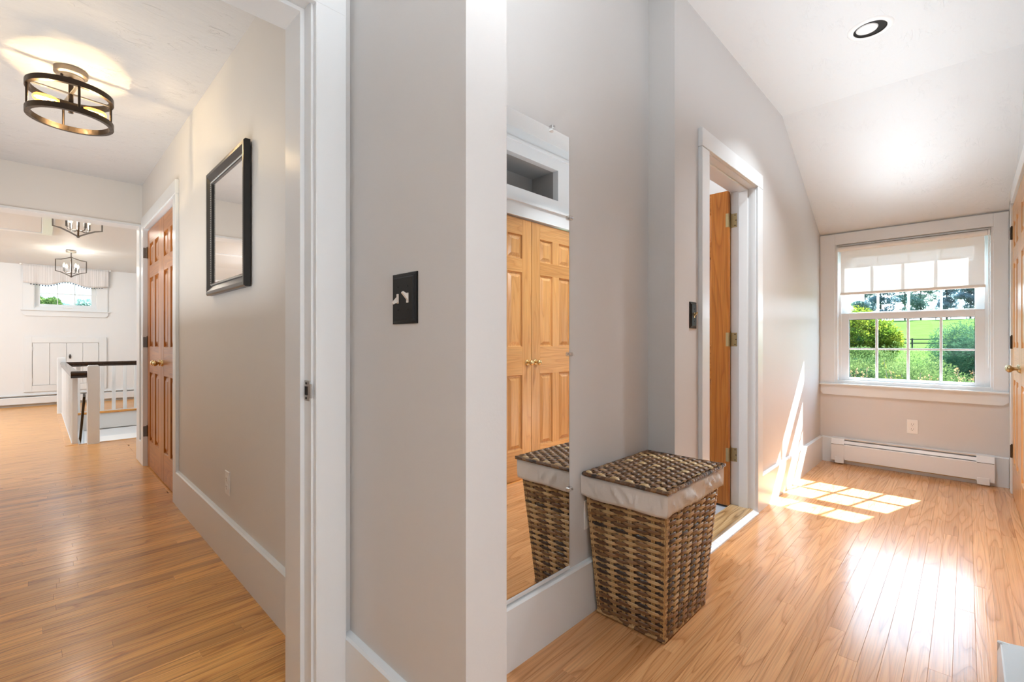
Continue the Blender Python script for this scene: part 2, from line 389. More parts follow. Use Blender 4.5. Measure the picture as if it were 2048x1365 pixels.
def lathe(bm, prof, center=(0, 0, 0), axis='Z', seg=24):
    """prof: (radius, height) pairs along the axis"""
    c = Vector(center); rings = []
    for r, h in prof:
        ring = []
        for i in range(seg):
            a = 2*PI*i/seg; u, v = r*math.cos(a), r*math.sin(a)
            p = {'Z': (u, v, h), 'X': (h, u, v), 'Y': (u, h, v)}[axis]
            ring.append(bm.verts.new(c + Vector(p)))
        rings.append(ring)
    fs = []
    for k in range(len(rings)-1):
        for i in range(seg):
            j = (i+1) % seg
            fs.append(bm.faces.new((rings[k][i], rings[k][j], rings[k+1][j], rings[k+1][i])))
    if prof[0][0] > 1e-5: fs.append(bm.faces.new(rings[0][::-1]))
    if prof[-1][0] > 1e-5: fs.append(bm.faces.new(rings[-1]))
    bmesh.ops.recalc_face_normals(bm, faces=fs)
    return fs

def tube(bm, pts, r, seg=8, cap=True, flat=None):
    """round (or flat=(a,b) rectangular) bar along a list of points"""
    pts = [Vector(p) for p in pts]; rings = []
    up = Vector((0, 0, 1))
    for i, p in enumerate(pts):
        d = (pts[min(i+1, len(pts)-1)] - pts[max(i-1, 0)]).normalized()
        ref = up if abs(d.dot(up)) < 0.95 else Vector((1, 0, 0)) if abs(d.x) < 0.9 else Vector((0, 1, 0))
        s = d.cross(ref).normalized(); t = s.cross(d).normalized()
        rr = r[i] if isinstance(r, (list, tuple)) else r
        if flat: offs = [(-flat[0], -flat[1]), (flat[0], -flat[1]), (flat[0], flat[1]), (-flat[0], flat[1])]
        else: offs = [(rr*math.cos(2*PI*k/seg), rr*math.sin(2*PI*k/seg)) for k in range(seg)]
        rings.append([bm.verts.new(p + s*a + t*b) for a, b in offs])
    fs = []
    n = len(rings[0])
    for k in range(len(rings)-1):
        for i in range(n):
            j = (i+1) % n; fs.append(bm.faces.new((rings[k][i], rings[k][j], rings[k+1][j], rings[k+1][i])))
    if cap: fs.append(bm.faces.new(rings[0][::-1])); fs.append(bm.faces.new(rings[-1]))
    bmesh.ops.recalc_face_normals(bm, faces=fs)

def ball(bm, c, r, sx=1, sy=1, sz=1, u=14, v=10):
    bmesh.ops.create_uvsphere(bm, u_segments=u, v_segments=v, radius=r, matrix=Matrix.Translation(c) @ Matrix.Diagonal((sx, sy, sz, 1)))

def obj(name, bm, mat, parent=None, smooth=False, loc=None, base=None):
    me = bpy.data.meshes.new(name)
    if base is not None: bmesh.ops.translate(bm, verts=bm.verts, vec=-Vector(base))
    if smooth:
        for f in bm.faces: f.smooth = True
    bm.to_mesh(me); bm.free()
    me.materials.append(mat)
    o = bpy.data.objects.new(name, me); C.objects.link(o)
    if smooth and hasattr(me, 'set_sharp_from_angle'): me.set_sharp_from_angle(angle=math.radians(40))
    if parent is not None: o.parent = parent
    if loc: o.location = loc
    return o

def tag(o, label, cat, group=None, kind=None):
    o['label'] = label; o['category'] = cat
    if group: o['group'] = group
    if kind: o['kind'] = kind
    return o

def thing(name, label, cat, loc=(0, 0, 0), rotz=0.0, group=None, kind=None):
    o = bpy.data.objects.new(name, None); C.objects.link(o)
    o.empty_display_size = 0.1
    o.location = loc; o.rotation_euler = (0, 0, rotz)
    return tag(o, label, cat, group, kind)

def wp(t, name, bm, mat, parent=None, smooth=False):
    """part given in world coordinates under thing t (which is not rotated)"""
    return obj(name, bm, mat, parent or t, smooth, base=t.location)

def boxes(*bs, ch=0.0):
    bm = bm_new()
    for b in bs: box(bm, *b, ch=ch)
    return bm

def struct(name, bm, mat, label, cat):
    o = obj(name, bm, mat); o['kind'] = 'structure'; o['label'] = label; o['category'] = cat
    return o

# ------------------------------------------------------------------ the shell
struct('wall_left', boxes((2.035, 2.384, .952, 1.075, 0, 2.76), (3.15, 5.0, .952, 1.075, 0, 2.76), (2.384, 3.15, .952, 1.075, 2.045, 2.76)),
       M['wall'], 'greige corridor wall holding the bathroom doorway', 'wall')
struct('wall_mirror', boxes((0.7, 2.035, 1.083, 1.2, 0, 2.76), (2.035, 2.06, 1.075, 1.2, 0, 2.76)), M['wall'], 'recessed greige wall behind the frameless mirror and hamper', 'wall')
struct('wall_switch', boxes((.672, .801, .802, 1.52, 0, 2.76)), M['wall'], 'greige wall end carrying the black double switch plate', 'wall')
struct('wall_opening', boxes((-1.9, -.34, 1.354, 1.495, 0, 2.76), (-.34, .68, 1.354, 1.495, 2.09, 2.76), (.64, .68, 1.354, 1.495, 0, 2.09)), M['wall'], 'greige wall above the cased opening into the hall', 'wall')
struct('wall_window', boxes((4.99, 5.13, -.45, -.135, 0, 2.3), (4.99, 5.13, .835, 1.1, 0, 2.3), (4.99, 5.13, -.135, .835, 0, .70), (4.99, 5.13, -.135, .835, 1.94, 2.3)),
       M['wall'], 'greige end wall below and around the double-hung window', 'wall')
struct('wall_right', boxes((3.45, 3.57, -.36, -.24, 0, 2.76), (3.57, 4.82, -.36, -.24, 2.05, 2.76), (4.82, 5.0, -.36, -.24, 0, 2.76), (3.45, 5.0, -.5, -.36, 0, 2.76),
        (1.9, 2.02, -.45, -.14, 0, 2.76), (.95, 1.9, -.26, -.14, 0, 2.76), (2.02, 3.45, -.75, -.62, 0, 2.76)), M['wall'], 'greige corridor wall opposite the bathroom doorway', 'wall')
struct('wall_back', boxes((-2.0, -1.9, -2.4, 1.5, 0, 2.76), (-1.9, 1.07, -2.4, -2.3, 0, 2.76), (.95, 1.07, -2.3, -.26, 0, 2.76)), M['wall'], 'greige wall behind the viewpoint', 'wall')
struct('ceiling', boxes((-2.0, 3.765, -2.4, 1.2, 2.705, 2.8), (-2.0, .8, 1.2, 1.5, 2.705, 2.8)), M['ceil'], 'flat white brushed-plaster ceiling with a recessed light', 'ceiling')
bm = bm_new(); prism(bm, [(3.765, 2.705), (5.1, 1.977), (5.1, 2.1), (3.765, 2.82)], 'Y', -.5, 1.08)
struct('ceiling_slope', bm, M['ceil'], 'sloping white plaster ceiling above the window', 'ceiling')

# hall
struct('wall_hall_right', boxes((.655, .775, 1.52, 3.81, 0, 2.6), (.655, .775, 3.81, 5.07, 2.05, 2.6), (.655, .775, 5.07, 5.43, 0, 2.6), (1.25, 1.35, 3.7, 5.3, 0, 2.6), (.775, 1.6, 5.33, 5.43, -.3, 2.6)),
       M['wall_hall'], 'beige hall wall with the black framed mirror', 'wall')
struct('wall_hall_left', boxes((-.57, -.45, 1.495, 5.43, 0, 2.6)), M['wall_hall'], 'beige hall wall opposite the framed mirror', 'wall')
struct('wall_header', boxes((-.45, .655, 5.27, 5.43, 2.118, 2.6)), M['wall_hall'], 'beige dropped header across the end of the hall', 'wall')
struct('trim_1', boxes((-.45, .655, 5.262, 5.438, 2.10, 2.118), (.636, .655, 5.27, 5.432, .2, 2.10)), M['trim'], 'white trim lining the underside of the dropped header', 'trim')
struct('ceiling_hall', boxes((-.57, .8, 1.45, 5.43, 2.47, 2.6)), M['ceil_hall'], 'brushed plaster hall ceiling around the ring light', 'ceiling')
# stair hall
struct('wall_far', boxes((-3.2, 1.75, 11.1, 11.25, 0, 1.66), (-3.2, -.03, 11.1, 11.25, 1.66, 2.6), (.735, 1.75, 11.1, 11.25, 1.66, 2.6), (-.03, .735, 11.1, 11.25, 2.15, 2.6)),
       M['wall_far'], 'pale far wall with the small valanced window', 'wall')
struct('wall_far_side', boxes((-3.3, -3.2, 5.3, 11.25, 0, 2.6), (-3.2, -.57, 5.33, 5.43, 0, 2.6), (1.6, 1.75, 5.33, 11.25, -2.8, 2.6)), M['wall_far'], 'pale side walls of the stair hall', 'wall')
bm = bm_new(); prism(bm, [(5.43, 2.47), (10.1, 2.47), (11.2, 2.335), (11.2, 2.6), (5.43, 2.6)], 'X', -3.3, 1.75)
struct('ceiling_far', bm, M['ceil'], 'white stair hall ceiling bending down to the far wall', 'ceiling')
# stairwell
struct('wall_stairwell', boxes((.33, 1.6, 9.5, 9.62, -.26, -.03), (.24, .33, 6.62, 9.62, -2.8, -.03), (.33, 1.6, 6.52, 6.60, -2.8, -.03), (.24, 1.75, 10.6, 10.7, -2.8, -.03)), M['trim'],
       'white fascia and walls lining the open stairwell', 'wall')
struct('floor_lower', boxes((.24, 1.75, 6.5, 10.7, -2.85, -2.75)), M['floor_hall'], 'wooden floor at the foot of the stairs', 'floor')
t = thing('trim_2', 'white door casing glimpsed at the foot of the stairs', 'trim', (1.0, 10.55, -2.75), kind='structure')
wp(t, 'casing', boxes((.55, .66, 10.56, 10.6, -2.75, -.55), (1.28, 1.39, 10.56, 10.6, -2.75, -.55), (.55, 1.39, 10.56, 10.6, -.55, -.43)), M['trim'])
wp(t, 'door_leaf', boxes((.66, 1.28, 10.575, 10.6, -2.75, -.55)), M['white_plastic'])
# bathroom
struct('wall_bathroom', boxes((3.16, 3.26, 1.075, 3.2, 0, 2.6), (2.1, 2.2, 1.2, 3.2, 0, 2.6), (2.1, 3.26, 3.1, 3.2, 0, 2.6)), M['wall_far'], 'pale bathroom walls beyond the open door', 'wall')
struct('ceiling_bathroom', boxes((2.06, 3.26, 1.075, 3.2, 2.45, 2.6)), M['trim'], 'white bathroom ceiling beyond the doorway', 'ceiling')
fb = struct('floor_bathroom', boxes((2.06, 3.26, 1.085, 3.2, -.05, .006)), M['tile'], 'grey bathroom floor beyond the threshold', 'floor')

# ------------------------------------------------------------------ floor and its planks
fl = struct('floor', boxes((-2.0, 5.0, -2.4, 1.1, -.06, -.004), (-2.0, 1.3, 1.1, 6.6, -.06, -.004), (-3.3, .30, 6.6, 11.25, -.06, -.004), (.30, 1.75, 9.56, 11.25, -.06, -.004), (.775, 1.75, 5.4, 6.6, -.06, -.004)),
            M['subfloor'], 'glossy honey oak strip floor running through hall and corridor', 'floor')
def plank_bm(bm, x0, x1, y0, y1, rng):
    g, c = 0.00012, 0.0006
    x0 += g; x1 -= g; y0 += g; y1 -= g
    t1, t2 = rng.uniform(-.0011, .0011), rng.uniform(-.0002, .0002)
    zt = rng.uniform(-.00012, .00012)
    def z(x, y): return zt + (y-(y0+y1)/2)*t1*2 + (x-(x0+x1)/2)*t2
    b = [bm.verts.new((x, y, z(x, y)-.0007)) for x, y in ((x0, y0), (x1, y0), (x1, y1), (x0, y1))]
    tp = [bm.verts.new((x, y, z(x, y))) for x, y in ((x0+c, y0+c), (x1-c, y0+c), (x1-c, y1-c), (x0+c, y1-c))]
    bt = [bm.verts.new((x, y, -.004)) for x, y in ((x0, y0), (x1, y0), (x1, y1), (x0, y1))]
    bm.faces.new(tp)
    for i in range(4):
        j = (i+1) % 4
        bm.faces.new((b[i], b[j], tp[j], tp[i])); bm.faces.new((bt[i], bt[j], b[j], b[i]))
def lay(x0, x1, y0, y1, w, lmin, lmax, mat, rng, single=True, bm=None, cut=None):
    y = y0; n = 0
    while y < y1 - 1e-4:
        yb = min(y+w, y1); x = x0 - rng.uniform(0, lmax*.8)
        while x < x1:
            xe = x + rng.uniform(lmin, lmax)
            a, b = max(x, x0), min(xe, x1)
            if b - a > .03:
                if single:
                    k = bm_new(); plank_bm(k, a, b, y, yb, rng); obj('plank', k, mat, fl); n += 1
                else: plank_bm(bm, a, b, y, yb, rng)
            x = xe
        y = yb
    return n
rp = random.Random(11)
npl = lay(.45, 5.0, -.31, 1.085, .0572, .55, 1.7, M['floor'], rp)
npl += lay(-.45, .655, 1.40, 5.05, .0575, .6, 1.7, M['floor_hall'], rp)
k = bm_new()
lay(-2.0, .45, -2.4, 1.40, .0572, .6, 1.5, None, rp, False, k)
lay(.45, .95, -2.4, -.31, .0572, .6, 1.5, None, rp, False, k)
lay(2.02, 5.0, -.62, -.31, .0572, .6, 1.5, None, rp, False, k)
lay(.45, .655, 1.085, 1.40, .0572, .6, 1.5, None, rp, False, k)
lay(-.57, .655, 5.05, 6.6, .0575, .6, 1.7, None, rp, False, k)
lay(.655, 1.3, 3.7, 5.3, .0575, .6, 1.7, None, rp, False, k)
lay(.655, 1.6, 5.43, 6.6, .0575, .6, 1.7, None, rp, False, k)
lay(-3.2, .30, 6.6, 11.1, .0575, .6, 1.7, None, rp, False, k)
lay(-3.2, -.57, 5.43, 6.6, .0575, .6, 1.7, None, rp, False, k)
lay(.30, 1.6, 9.56, 11.1, .0575, .6, 1.7, None, rp, False, k)
o = obj('distant_planks', k, M['floor_hall'], fl); o['kind'] = 'stuff'
obj('stair_edge_strip', boxes((.20, .30, 6.60, 9.62, -.02, .004), ch=.002), M['floor_hall'], fl)
obj('nosing', boxes((.30, 1.6, 6.575, 6.635, -.025, .003), ch=.008), M['floor_hall'], fl)
obj('nosing', boxes((.30, 1.6, 9.47, 9.56, -.03, .004), ch=.01), M['floor_hall'], fl)

# ------------------------------------------------------------------ baseboards
def base_x(x0, x1, yf, yb, h=.22):           # runs along X, front face at yf
    bm = bm_new(); s = 1 if yb > yf else -1
    prism(bm, [(yf, 0), (yf, h-.006), (yf+s*.006, h), (yb, h+.003), (yb, 0)], 'X', x0, x1); return bm
def base_y(y0, y1, xf, xb, h=.22):
    bm = bm_new(); s = 1 if xb > xf else -1
    prism(bm, [(xf, 0), (xf, h-.006), (xf+s*.006, h), (xb, h+.003), (xb, 0)], 'Y', y0, y1); return bm
struct('baseboard_left', base_x(3.245, 4.972, .932, .952), M['trim'], 'tall white baseboard crossed by sunlight between doorway and window', 'baseboard')
struct('baseboard_left_near', base_x(2.033, 2.293, .932, .952), M['trim'], 'short white baseboard between recess corner and doorway', 'baseboard')
struct('baseboard_mirror', base_x(.801, 2.035, 1.063, 1.083, .208), M['trim'], 'tall white baseboard under the frameless mirror', 'baseboard')
struct('baseboard_recess', base_y(.952, 1.063, 2.015, 2.035, .208), M['trim'], 'white baseboard on the recess return behind the hamper', 'baseboard')
struct('baseboard_switch', base_y(.802, 1.353, .648, .672, .19), M['trim'], 'white baseboard under the black double switch', 'baseboard')
struct('baseboard_window', base_y(-.222, .935, 4.972, 4.99), M['trim'], 'white baseboard behind the window wall heater', 'baseboard')
struct('baseboard_hall', base_y(1.52, 3.717, .635, .655), M['trim'], 'tall white baseboard along the hall below the framed mirror', 'baseboard')
struct('baseboard_hall_end', boxes((.634, .655, 5.16, 5.45, 0, .2), (.655, .775, 5.43, 5.45, 0, .2), ch=.004), M['trim'], 'white plinth baseboard at the hall wall end beside closet', 'baseboard')
struct('baseboard_hall_left', base_y(1.495, 5.43, -.43, -.45), M['trim'], 'white baseboard on the hidden hall side', 'baseboard')

# ------------------------------------------------------------------ cased openings
t = thing('trim_3', 'flat white casing and jamb around the bathroom doorway', 'trim', (2.77, .94, 0), kind='structure')
wp(t, 'side_casing', boxes((2.293, 2.384, .930, .952, 0, 2.043), ch=.002), M['trim'])
wp(t, 'side_casing', boxes((3.150, 3.245, .930, .952, 0, 2.048), ch=.002), M['trim'])
wp(t, 'head_casing', boxes((2.293, 3.245, .929, .952, 2.046, 2.138), ch=.002), M['trim'])
wp(t, 'jamb', boxes((2.372, 2.390, .945, 1.09, 0, 2.05)), M['trim'])
wp(t, 'jamb', boxes((3.142, 3.162, .945, 1.09, 0, 2.05)), M['trim'])
wp(t, 'head_jamb', boxes((2.39, 3.142, .945, 1.09, 2.04, 2.06)), M['trim'])
wp(t, 'door_stop', boxes((3.130, 3.142, .985, 1.040, 0, 2.04), (2.39, 2.402, .985, 1.040, 0, 2.04), (2.402, 3.130, .985, 1.040, 2.028, 2.04), ch=.002), M['trim'])
t2 = thing('threshold', 'raised oak threshold with a scuffed white front edge in the bathroom doorway', 'threshold', (2.77, 1.0, 0))
bm = bm_new(); prism(bm, [(.955, 0), (.955, .019), (.968, .024), (1.09, .024), (1.09, 0)], 'X', 2.391, 3.141); wp(t2, 'saddle', bm, M['saddle'])
bm = bm_new(); prism(bm, [(.925, 0), (.926, .006), (.955, .021), (.955, 0)], 'X', 2.386, 3.149); wp(t2, 'front_edge', bm, paint('scuffed_white', (0.78, 0.80, 0.82), 0.4, 0.12, 40))

t = thing('trim_4', 'wide white casing and jamb of the opening into the hall', 'trim', (.15, 1.4, 0), kind='structure')
wp(t, 'side_casing', boxes((.560, .651, 1.334, 1.354, 0, 2.06), ch=.002), M['trim'])
wp(t, 'side_casing', boxes((-.43, -.35, 1.334, 1.354, 0, 2.06), ch=.002), M['trim'])
wp(t, 'head_casing', boxes((-.43, .651, 1.333, 1.354, 2.055, 2.15), ch=.002), M['trim'])
wp(t, 'jamb', boxes((.553, .655, 1.354, 1.518, 0, 2.09)), M['trim'])
wp(t, 'jamb', boxes((-.36, -.343, 1.354, 1.518, 0, 2.09)), M['trim'])
wp(t, 'head_jamb', boxes((-.343, .553, 1.354, 1.518, 2.063, 2.09)), M['trim'])
wp(t, 'door_stop', boxes((.541, .553, 1.401, 1.518, 0, 2.063), (-.343, -.331, 1.401, 1.518, 0, 2.063), (-.331, .541, 1.401, 1.518, 2.051, 2.063)), M['trim'])
sp = wp(t, 'strike_plate', boxes((.5505, .5535, 1.357, 1.395, .905, .965), (.5485, .5535, 1.345, 1.358, .915, .955), ch=.0008), M['steel']); sp['label'] = 'worn steel strike plate'
bm = boxes((.5495, .5515, 1.372, 1.390, .922, .947)); wp(t, 'latch_hole', bm, M['dark'], None)
wp(t, 'screw', boxes((.5493, .5512, 1.378, 1.385, .910, .916), (.5493, .5512, 1.378, 1.385, .953, .959)), M['dark'])

t = thing('trim_5', 'white casing around the double closet doors in the hall', 'trim', (.65, 4.44, 0), kind='structure')
wp(t, 'side_casing', boxes((.635, .655, 3.717, 3.808, 0, 2.055), ch=.002), M['trim'])
wp(t, 'side_casing', boxes((.635, .655, 5.072, 5.16, 0, 2.055), ch=.002), M['trim'])
wp(t, 'head_casing', boxes((.634, .655, 3.717, 5.16, 2.055, 2.148), ch=.002), M['trim'])
wp(t, 'jamb', boxes((.640, .775, 3.795, 3.812, 0, 2.06), (.640, .775, 5.068, 5.085, 0, 2.06), (.640, .775, 3.812, 5.068, 2.045, 2.06)), M['trim'])

t = thing('trim_6', 'white casing of the closet doors beside the window', 'trim', (4.2, -.23, 0), kind='structure')
wp(t, 'side_casing', boxes((4.815, 4.905, -.24, -.222, 0, 2.08), ch=.002), M['trim'])
wp(t, 'side_casing', boxes((3.47, 3.565, -.24, -.222, 0, 2.08), ch=.002), M['trim'])
wp(t, 'head_casing', boxes((3.47, 4.905, -.24, -.222, 2.052, 2.145), ch=.002), M['trim'])

t = thing('trim_7', 'white panelled surround with a shallow grey niche above the mirrored closet doors', 'trim', (2.72, -.31, 0), kind='structure')
wp(t, 'surround', boxes((2.02, 2.13, -.36, -.305, 0, 2.04), (3.36, 3.45, -.36, -.305, 0, 2.04), (2.02, 3.45, -.36, -.305, 2.04, 2.255), (2.02, 2.13, -.36, -.305, 2.255, 2.51), (3.06, 3.45, -.36, -.305, 2.255, 2.51), (2.02, 3.45, -.36, -.305, 2.51, 2.71)), M['trim'])
wp(t, 'ledge', boxes((2.02, 3.45, -.305, -.285, 2.145, 2.165), (2.02, 3.45, -.305, -.288, 2.60, 2.62)), M['trim'])
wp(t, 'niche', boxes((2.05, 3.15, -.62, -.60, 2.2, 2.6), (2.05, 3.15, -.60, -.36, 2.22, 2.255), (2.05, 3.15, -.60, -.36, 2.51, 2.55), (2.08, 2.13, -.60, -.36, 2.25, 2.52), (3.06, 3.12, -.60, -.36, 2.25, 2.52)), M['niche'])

# ------------------------------------------------------------------ six-panel doors
def hinge(t, x, z, w=.03, mat=None, side=1):
    hw = .030 if mat is M['graphite'] else .012
    mat = mat or M['antique']
    bm = bm_new(); tube(bm, [(x, -.004, z-.045), (x, -.004, z+.045)], .0055, 8)
    tube(bm, [(x, -.004, z+.045), (x, -.004, z+.052)], .004, 8)
    h = obj('hinge', bm, mat, t)
    xa = x + (.0015 if side > 0 else -.0015)
    obj('hinge_leaf', boxes((xa-.001, xa+.001, -hw, .004, z-.044, z+.044)), mat, h)
def make_door(num, label, loc, rotz, W, v, h, knob_x=None, hinge_x=None, hgt=2.03, knob_mat=None, group=None, knob_z=.91, hinge_mat=None):
    """local frame: width along +x, front face at y=0 looking to -y, thickness to +y"""
    t = thing('door_%d' % num, label, 'door', loc, rotz, group, 'structure')
    T = .035; st = .105*W/.62 if W < .66 else .11; mu = .085 if W < .66 else .1
    z0, z1 = .008, hgt
    for a, b in ((0, st), (W-st, W)): obj('stile', boxes((a, b, 0, T, z0, z1), ch=.0012), v, t)
    rails = [(z0, .235), (.815, 1.035), (1.615, 1.72), (1.905, z1)]
    for a, b in rails: obj('rail', boxes((st, W-st, .0004, T-.0004, a, b), ch=.0008), h, t)
    xm0, xm1 = W/2-mu/2, W/2+mu/2
    gaps = [(.235, .815), (1.035, 1.615), (1.72, 1.905)]
    for a, b in gaps:
        obj('mullion', boxes((xm0, xm1, .0002, T-.0002, a, b), ch=.0008), v, t)
        for xa, xb in ((st, xm0), (xm1, W-st)):
            bm = bm_new()
            def ring(ins, y): return [bm.verts.new(p) for p in ((xa+ins, y, a+ins), (xb-ins, y, a+ins), (xb-ins, y, b-ins), (xa+ins, y, b-ins))]
            rs = [ring(0, .001), ring(.006, .013), ring(.014, .014), ring(.014, .014), ring(.038, .004), ring(.040, .003)]
            for p, q in zip(rs, rs[1:]):
                for i in range(4): bm.faces.new((p[i], p[(i+1) % 4], q[(i+1) % 4], q[i]))
            bm.faces.new(rs[-1])
            rb = ring(0, T-.012); bm.faces.new(rb[::-1])
            for i in range(4): bm.faces.new((rb[i], rb[(i+1) % 4], rs[0][(i+1) % 4], rs[0][i]))
            bmesh.ops.remove_doubles(bm, verts=bm.verts, dist=1e-6)
            bmesh.ops.recalc_face_normals(bm, faces=bm.faces)
            obj('panel', bm, v, t)
    if knob_x is not None:
        bm = bm_new()
        lathe(bm, [(0, -.010), (.020, -.010), (.0235, -.006), (.026, 0), (.026, .001)], (knob_x, 0, knob_z), 'Y', 24)
        rz = obj('rosette', bm, knob_mat or M['brass'], t, True)
        bm = bm_new()
        lathe(bm, [(0, -.060), (.009, -.0595), (.017, -.056), (.0215, -.049), (.022, -.043), (.018, -.036), (.011, -.030), (.0085, -.024), (.0085, -.008), (.012, -.006)], (knob_x, 0, knob_z), 'Y', 24)
        obj('knob', bm, knob_mat or M['brass'], rz, True)
    if hinge_x is not None:
        for z in (.30, 1.07, 1.84): hinge(t, hinge_x, z, .022, hinge_mat or M['antique'], -1 if hinge_x > W/2 else 1)
    return t
# hall closet, facing -X (local x runs towards the camera)
make_door(1, 'far leaf of the amber hall closet doors, beside the stair hall', (.668, 5.066, 0), -PI/2, .626, M['door2'], M['door2_h'], .626-.05, -.001, hinge_mat=M['graphite'])
make_door(2, 'near leaf of the amber hall closet doors, next to the hall outlet', (.668, 4.438, 0), -PI/2, .626, M['door2'], M['door2_h'], .05, None)
# bathroom door, opened flat into the bathroom
bd = make_door(3, 'open reddish pine bathroom door with brass hinges', (3.105, 1.850, 0.012), -PI/2, .757, M['door2'], M['door2_h'], None, None, 2.035)
# closet next to the window, facing +Y (local x runs to -X)
make_door(4, 'honey pine closet door hung right beside the window', (4.812, -.232, 0), PI, .620, M['door'], M['door_h'], .57, -.002, knob_mat=M['antique'], hinge_mat=M['bronze'])
make_door(5, 'honey pine closet door nearer the camera at the right edge', (4.189, -.232, 0), PI, .620, M['door'], M['door_h'], .05, None, knob_mat=M['antique'])
# closet opposite the mirror
make_door(6, 'pale pine closet door with two panel columns, right of the seam in the mirror', (3.36, -.325, 0), PI, .612, M['door'], M['door_h'], .612-.045, None)
make_door(7, 'pale pine closet door left of the seam in the mirror', (2.745, -.325, 0), PI, .612, M['door'], M['door_h'], .045, None)

# hinges of the bathroom door: leaf plates on the jamb
for z in (.335, 1.078, 1.845):
    bm = bm_new(); tube(bm, [(.758, .046, z-.045), (.758, .046, z+.045)], .006, 10); tube(bm, [(.758, .046, z+.045), (.758, .046, z+.053)], .0045, 10)
    # local frame of the door: x -> -Y, y -> +X
    hg = obj('hinge', bm, M['antique'], bd)
    obj('hinge_leaf', boxes((.760, .797, .0335, .0365, z-.044, z+.044), (.740, .758, -.001, .045, z-.044, z+.044), ch=.0006), M['antique'], hg)
    bm = bm_new()
    for dx, dz in ((.786, .033), (.792, 0), (.786, -.033)): lathe(bm, [(0, -.0015), (.0035, -.001), (.0035, .001)], (dx, .0335, z+dz), 'Y', 8)
    obj('screw', bm, M['dark'], hg)

# ------------------------------------------------------------------ window 1 (double hung)
def win_frame_bm(y0, y1, z0, z1, iy0, iy1, iz0, iz1, x0, x1, ch=.0015):
    return boxes((x0, x1, y0, iy0, z0, z1), (x0, x1, iy1, y1, z0, z1), (x0, x1, iy0, iy1, z0, iz0), (x0, x1, iy0, iy1, iz1, z1), ch=ch)
w = thing('window_1', 'white double-hung grid window half covered by a roller shade', 'window', (4.99, .35, .7), kind='structure')
wp(w, 'casing', win_frame_bm(-.222, .950, .704, 2.03, -.143, .838, .700, 1.935, 4.968, 4.99), M['trim'])
bm = bm_new(); prism(bm, [(4.945, .690), (4.942, .697), (4.945, .704), (5.05, .706), (5.05, .690)], 'Y', -.222, .951); wp(w, 'stool', bm, M['trim'])
bm = bm_new(); prism(bm, [(-.222, .69), (.948, .69), (.948, .63), (.925, .603), (-.195, .603), (-.222, .63)], 'X', 4.968, 4.99); wp(w, 'apron', bm, M['trim'])
wp(w, 'jamb_liner', win_frame_bm(-.150, .845, .70, 1.945, -.128, .820, .732, 1.925, 4.985, 5.12), M['trim'])
lo = wp(w, 'lower_sash', win_frame_bm(-.102, .804, .732, 1.322, -.047, .746, .757, 1.270, 5.040, 5.075), M['trim'])
wp(w, 'muntin', boxes(*[(5.043, 5.070, y-.0085, y+.0085, .757, 1.270) for y in (.5525, .3465, .1455)], (5.045, 5.068, -.047, .746, 1.003, 1.019), ch=.003), M['trim'], lo)
wp(w, 'lift_rail', boxes((5.036, 5.078, -.100, .802, 1.318, 1.326), ch=.002), M['trim'], lo)
wp(w, 'pane', boxes((5.055, 5.059, -.047, .746, .757, 1.270)), M['glass'], lo)
up = wp(w, 'upper_sash', win_frame_bm(-.098, .80, 1.28, 1.90, -.046, .746, 1.334, 1.825, 5.082, 5.115), M['trim'])
wp(w, 'muntin', boxes(*[(5.086, 5.110, y-.0075, y+.0075, 1.334, 1.825) for y in (.549, .346, .1455)], (5.088, 5.108, -.046, .746, 1.571, 1.589), ch=.003), M['trim'], up)
wp(w, 'pane', boxes((5.096, 5.100, -.046, .746, 1.334, 1.825)), M['glass'], up)
wp(w, 'track', boxes((5.078, 5.118, .799, .822, .732, 1.93), (5.078, 5.118, -.13, -.097, .732, 1.93), (5.078, 5.118, -.13, .822, 1.895, 1.93), (5.04, 5.078, .803, .822, .732, 1.93), (5.04, 5.078, -.13, -.101, .732, 1.93)), M['trim'])
wp(w, 'gasket', win_frame_bm(-.0475, .7465, .7565, 1.2705, -.0445, .7435, .7585, 1.2660, 5.050, 5.064, 0), M['gasket'], lo)
wp(w, 'side_stop', boxes((5.03, 5.04, .800, .822, .732, 1.93), (5.03, 5.04, -.13, -.10, .732, 1.93)), M['trim'])
# exterior sill outside
wp(w, 'outer_sill', boxes((5.10, 5.17, -.16, .86, .69, .735)), M['trim'])

# roller shade
s = thing('roller_shade', 'white woven roller shade half lowered over the window', 'shade', (4.99, .35, 1.92))
bm = bm_new(); tube(bm, [(4.992, -.112, 1.895), (4.992, .812, 1.895)], .021, 18); rt = wp(s, 'roller', bm, M['cloth'], smooth=True)
bm = bm_new()
lathe(bm, [(.014, 0), (.024, .001), (.024, .012), (.014, .014)], (4.992, -.126, 1.895), 'Y', 18); wp(s, 'bracket', bm, M['white_plastic'])
bm = bm_new()
lathe(bm, [(.014, 0), (.024, .001), (.024, .012), (.014, .014)], (4.992, .812, 1.895), 'Y', 18); wp(s, 'bracket', bm, M['white_plastic'])
wp(s, 'head_rail', boxes((4.978, 5.012, -.130, .828, 1.916, 1.930), ch=.002), M['steel'])
bm = bm_new()
ny, nz = 40, 10
g = [[bm.verts.new((4.9975 + .0012*math.sin(i*.7)*(j/nz), -.098 + .898*i/ny, 1.875 - .375*j/nz)) for i in range(ny+1)] for j in range(nz+1)]
for j in range(nz):
    for i in range(ny): bm.faces.new((g[j][i], g[j][i+1], g[j+1][i+1], g[j+1][i]))
wp(s, 'cloth', bm, M['shade'], smooth=True)
wp(s, 'hem_bar', boxes((4.989, 5.003, -.104, .806, 1.484, 1.508), ch=.005), M['cloth'])
bm = bm_new()
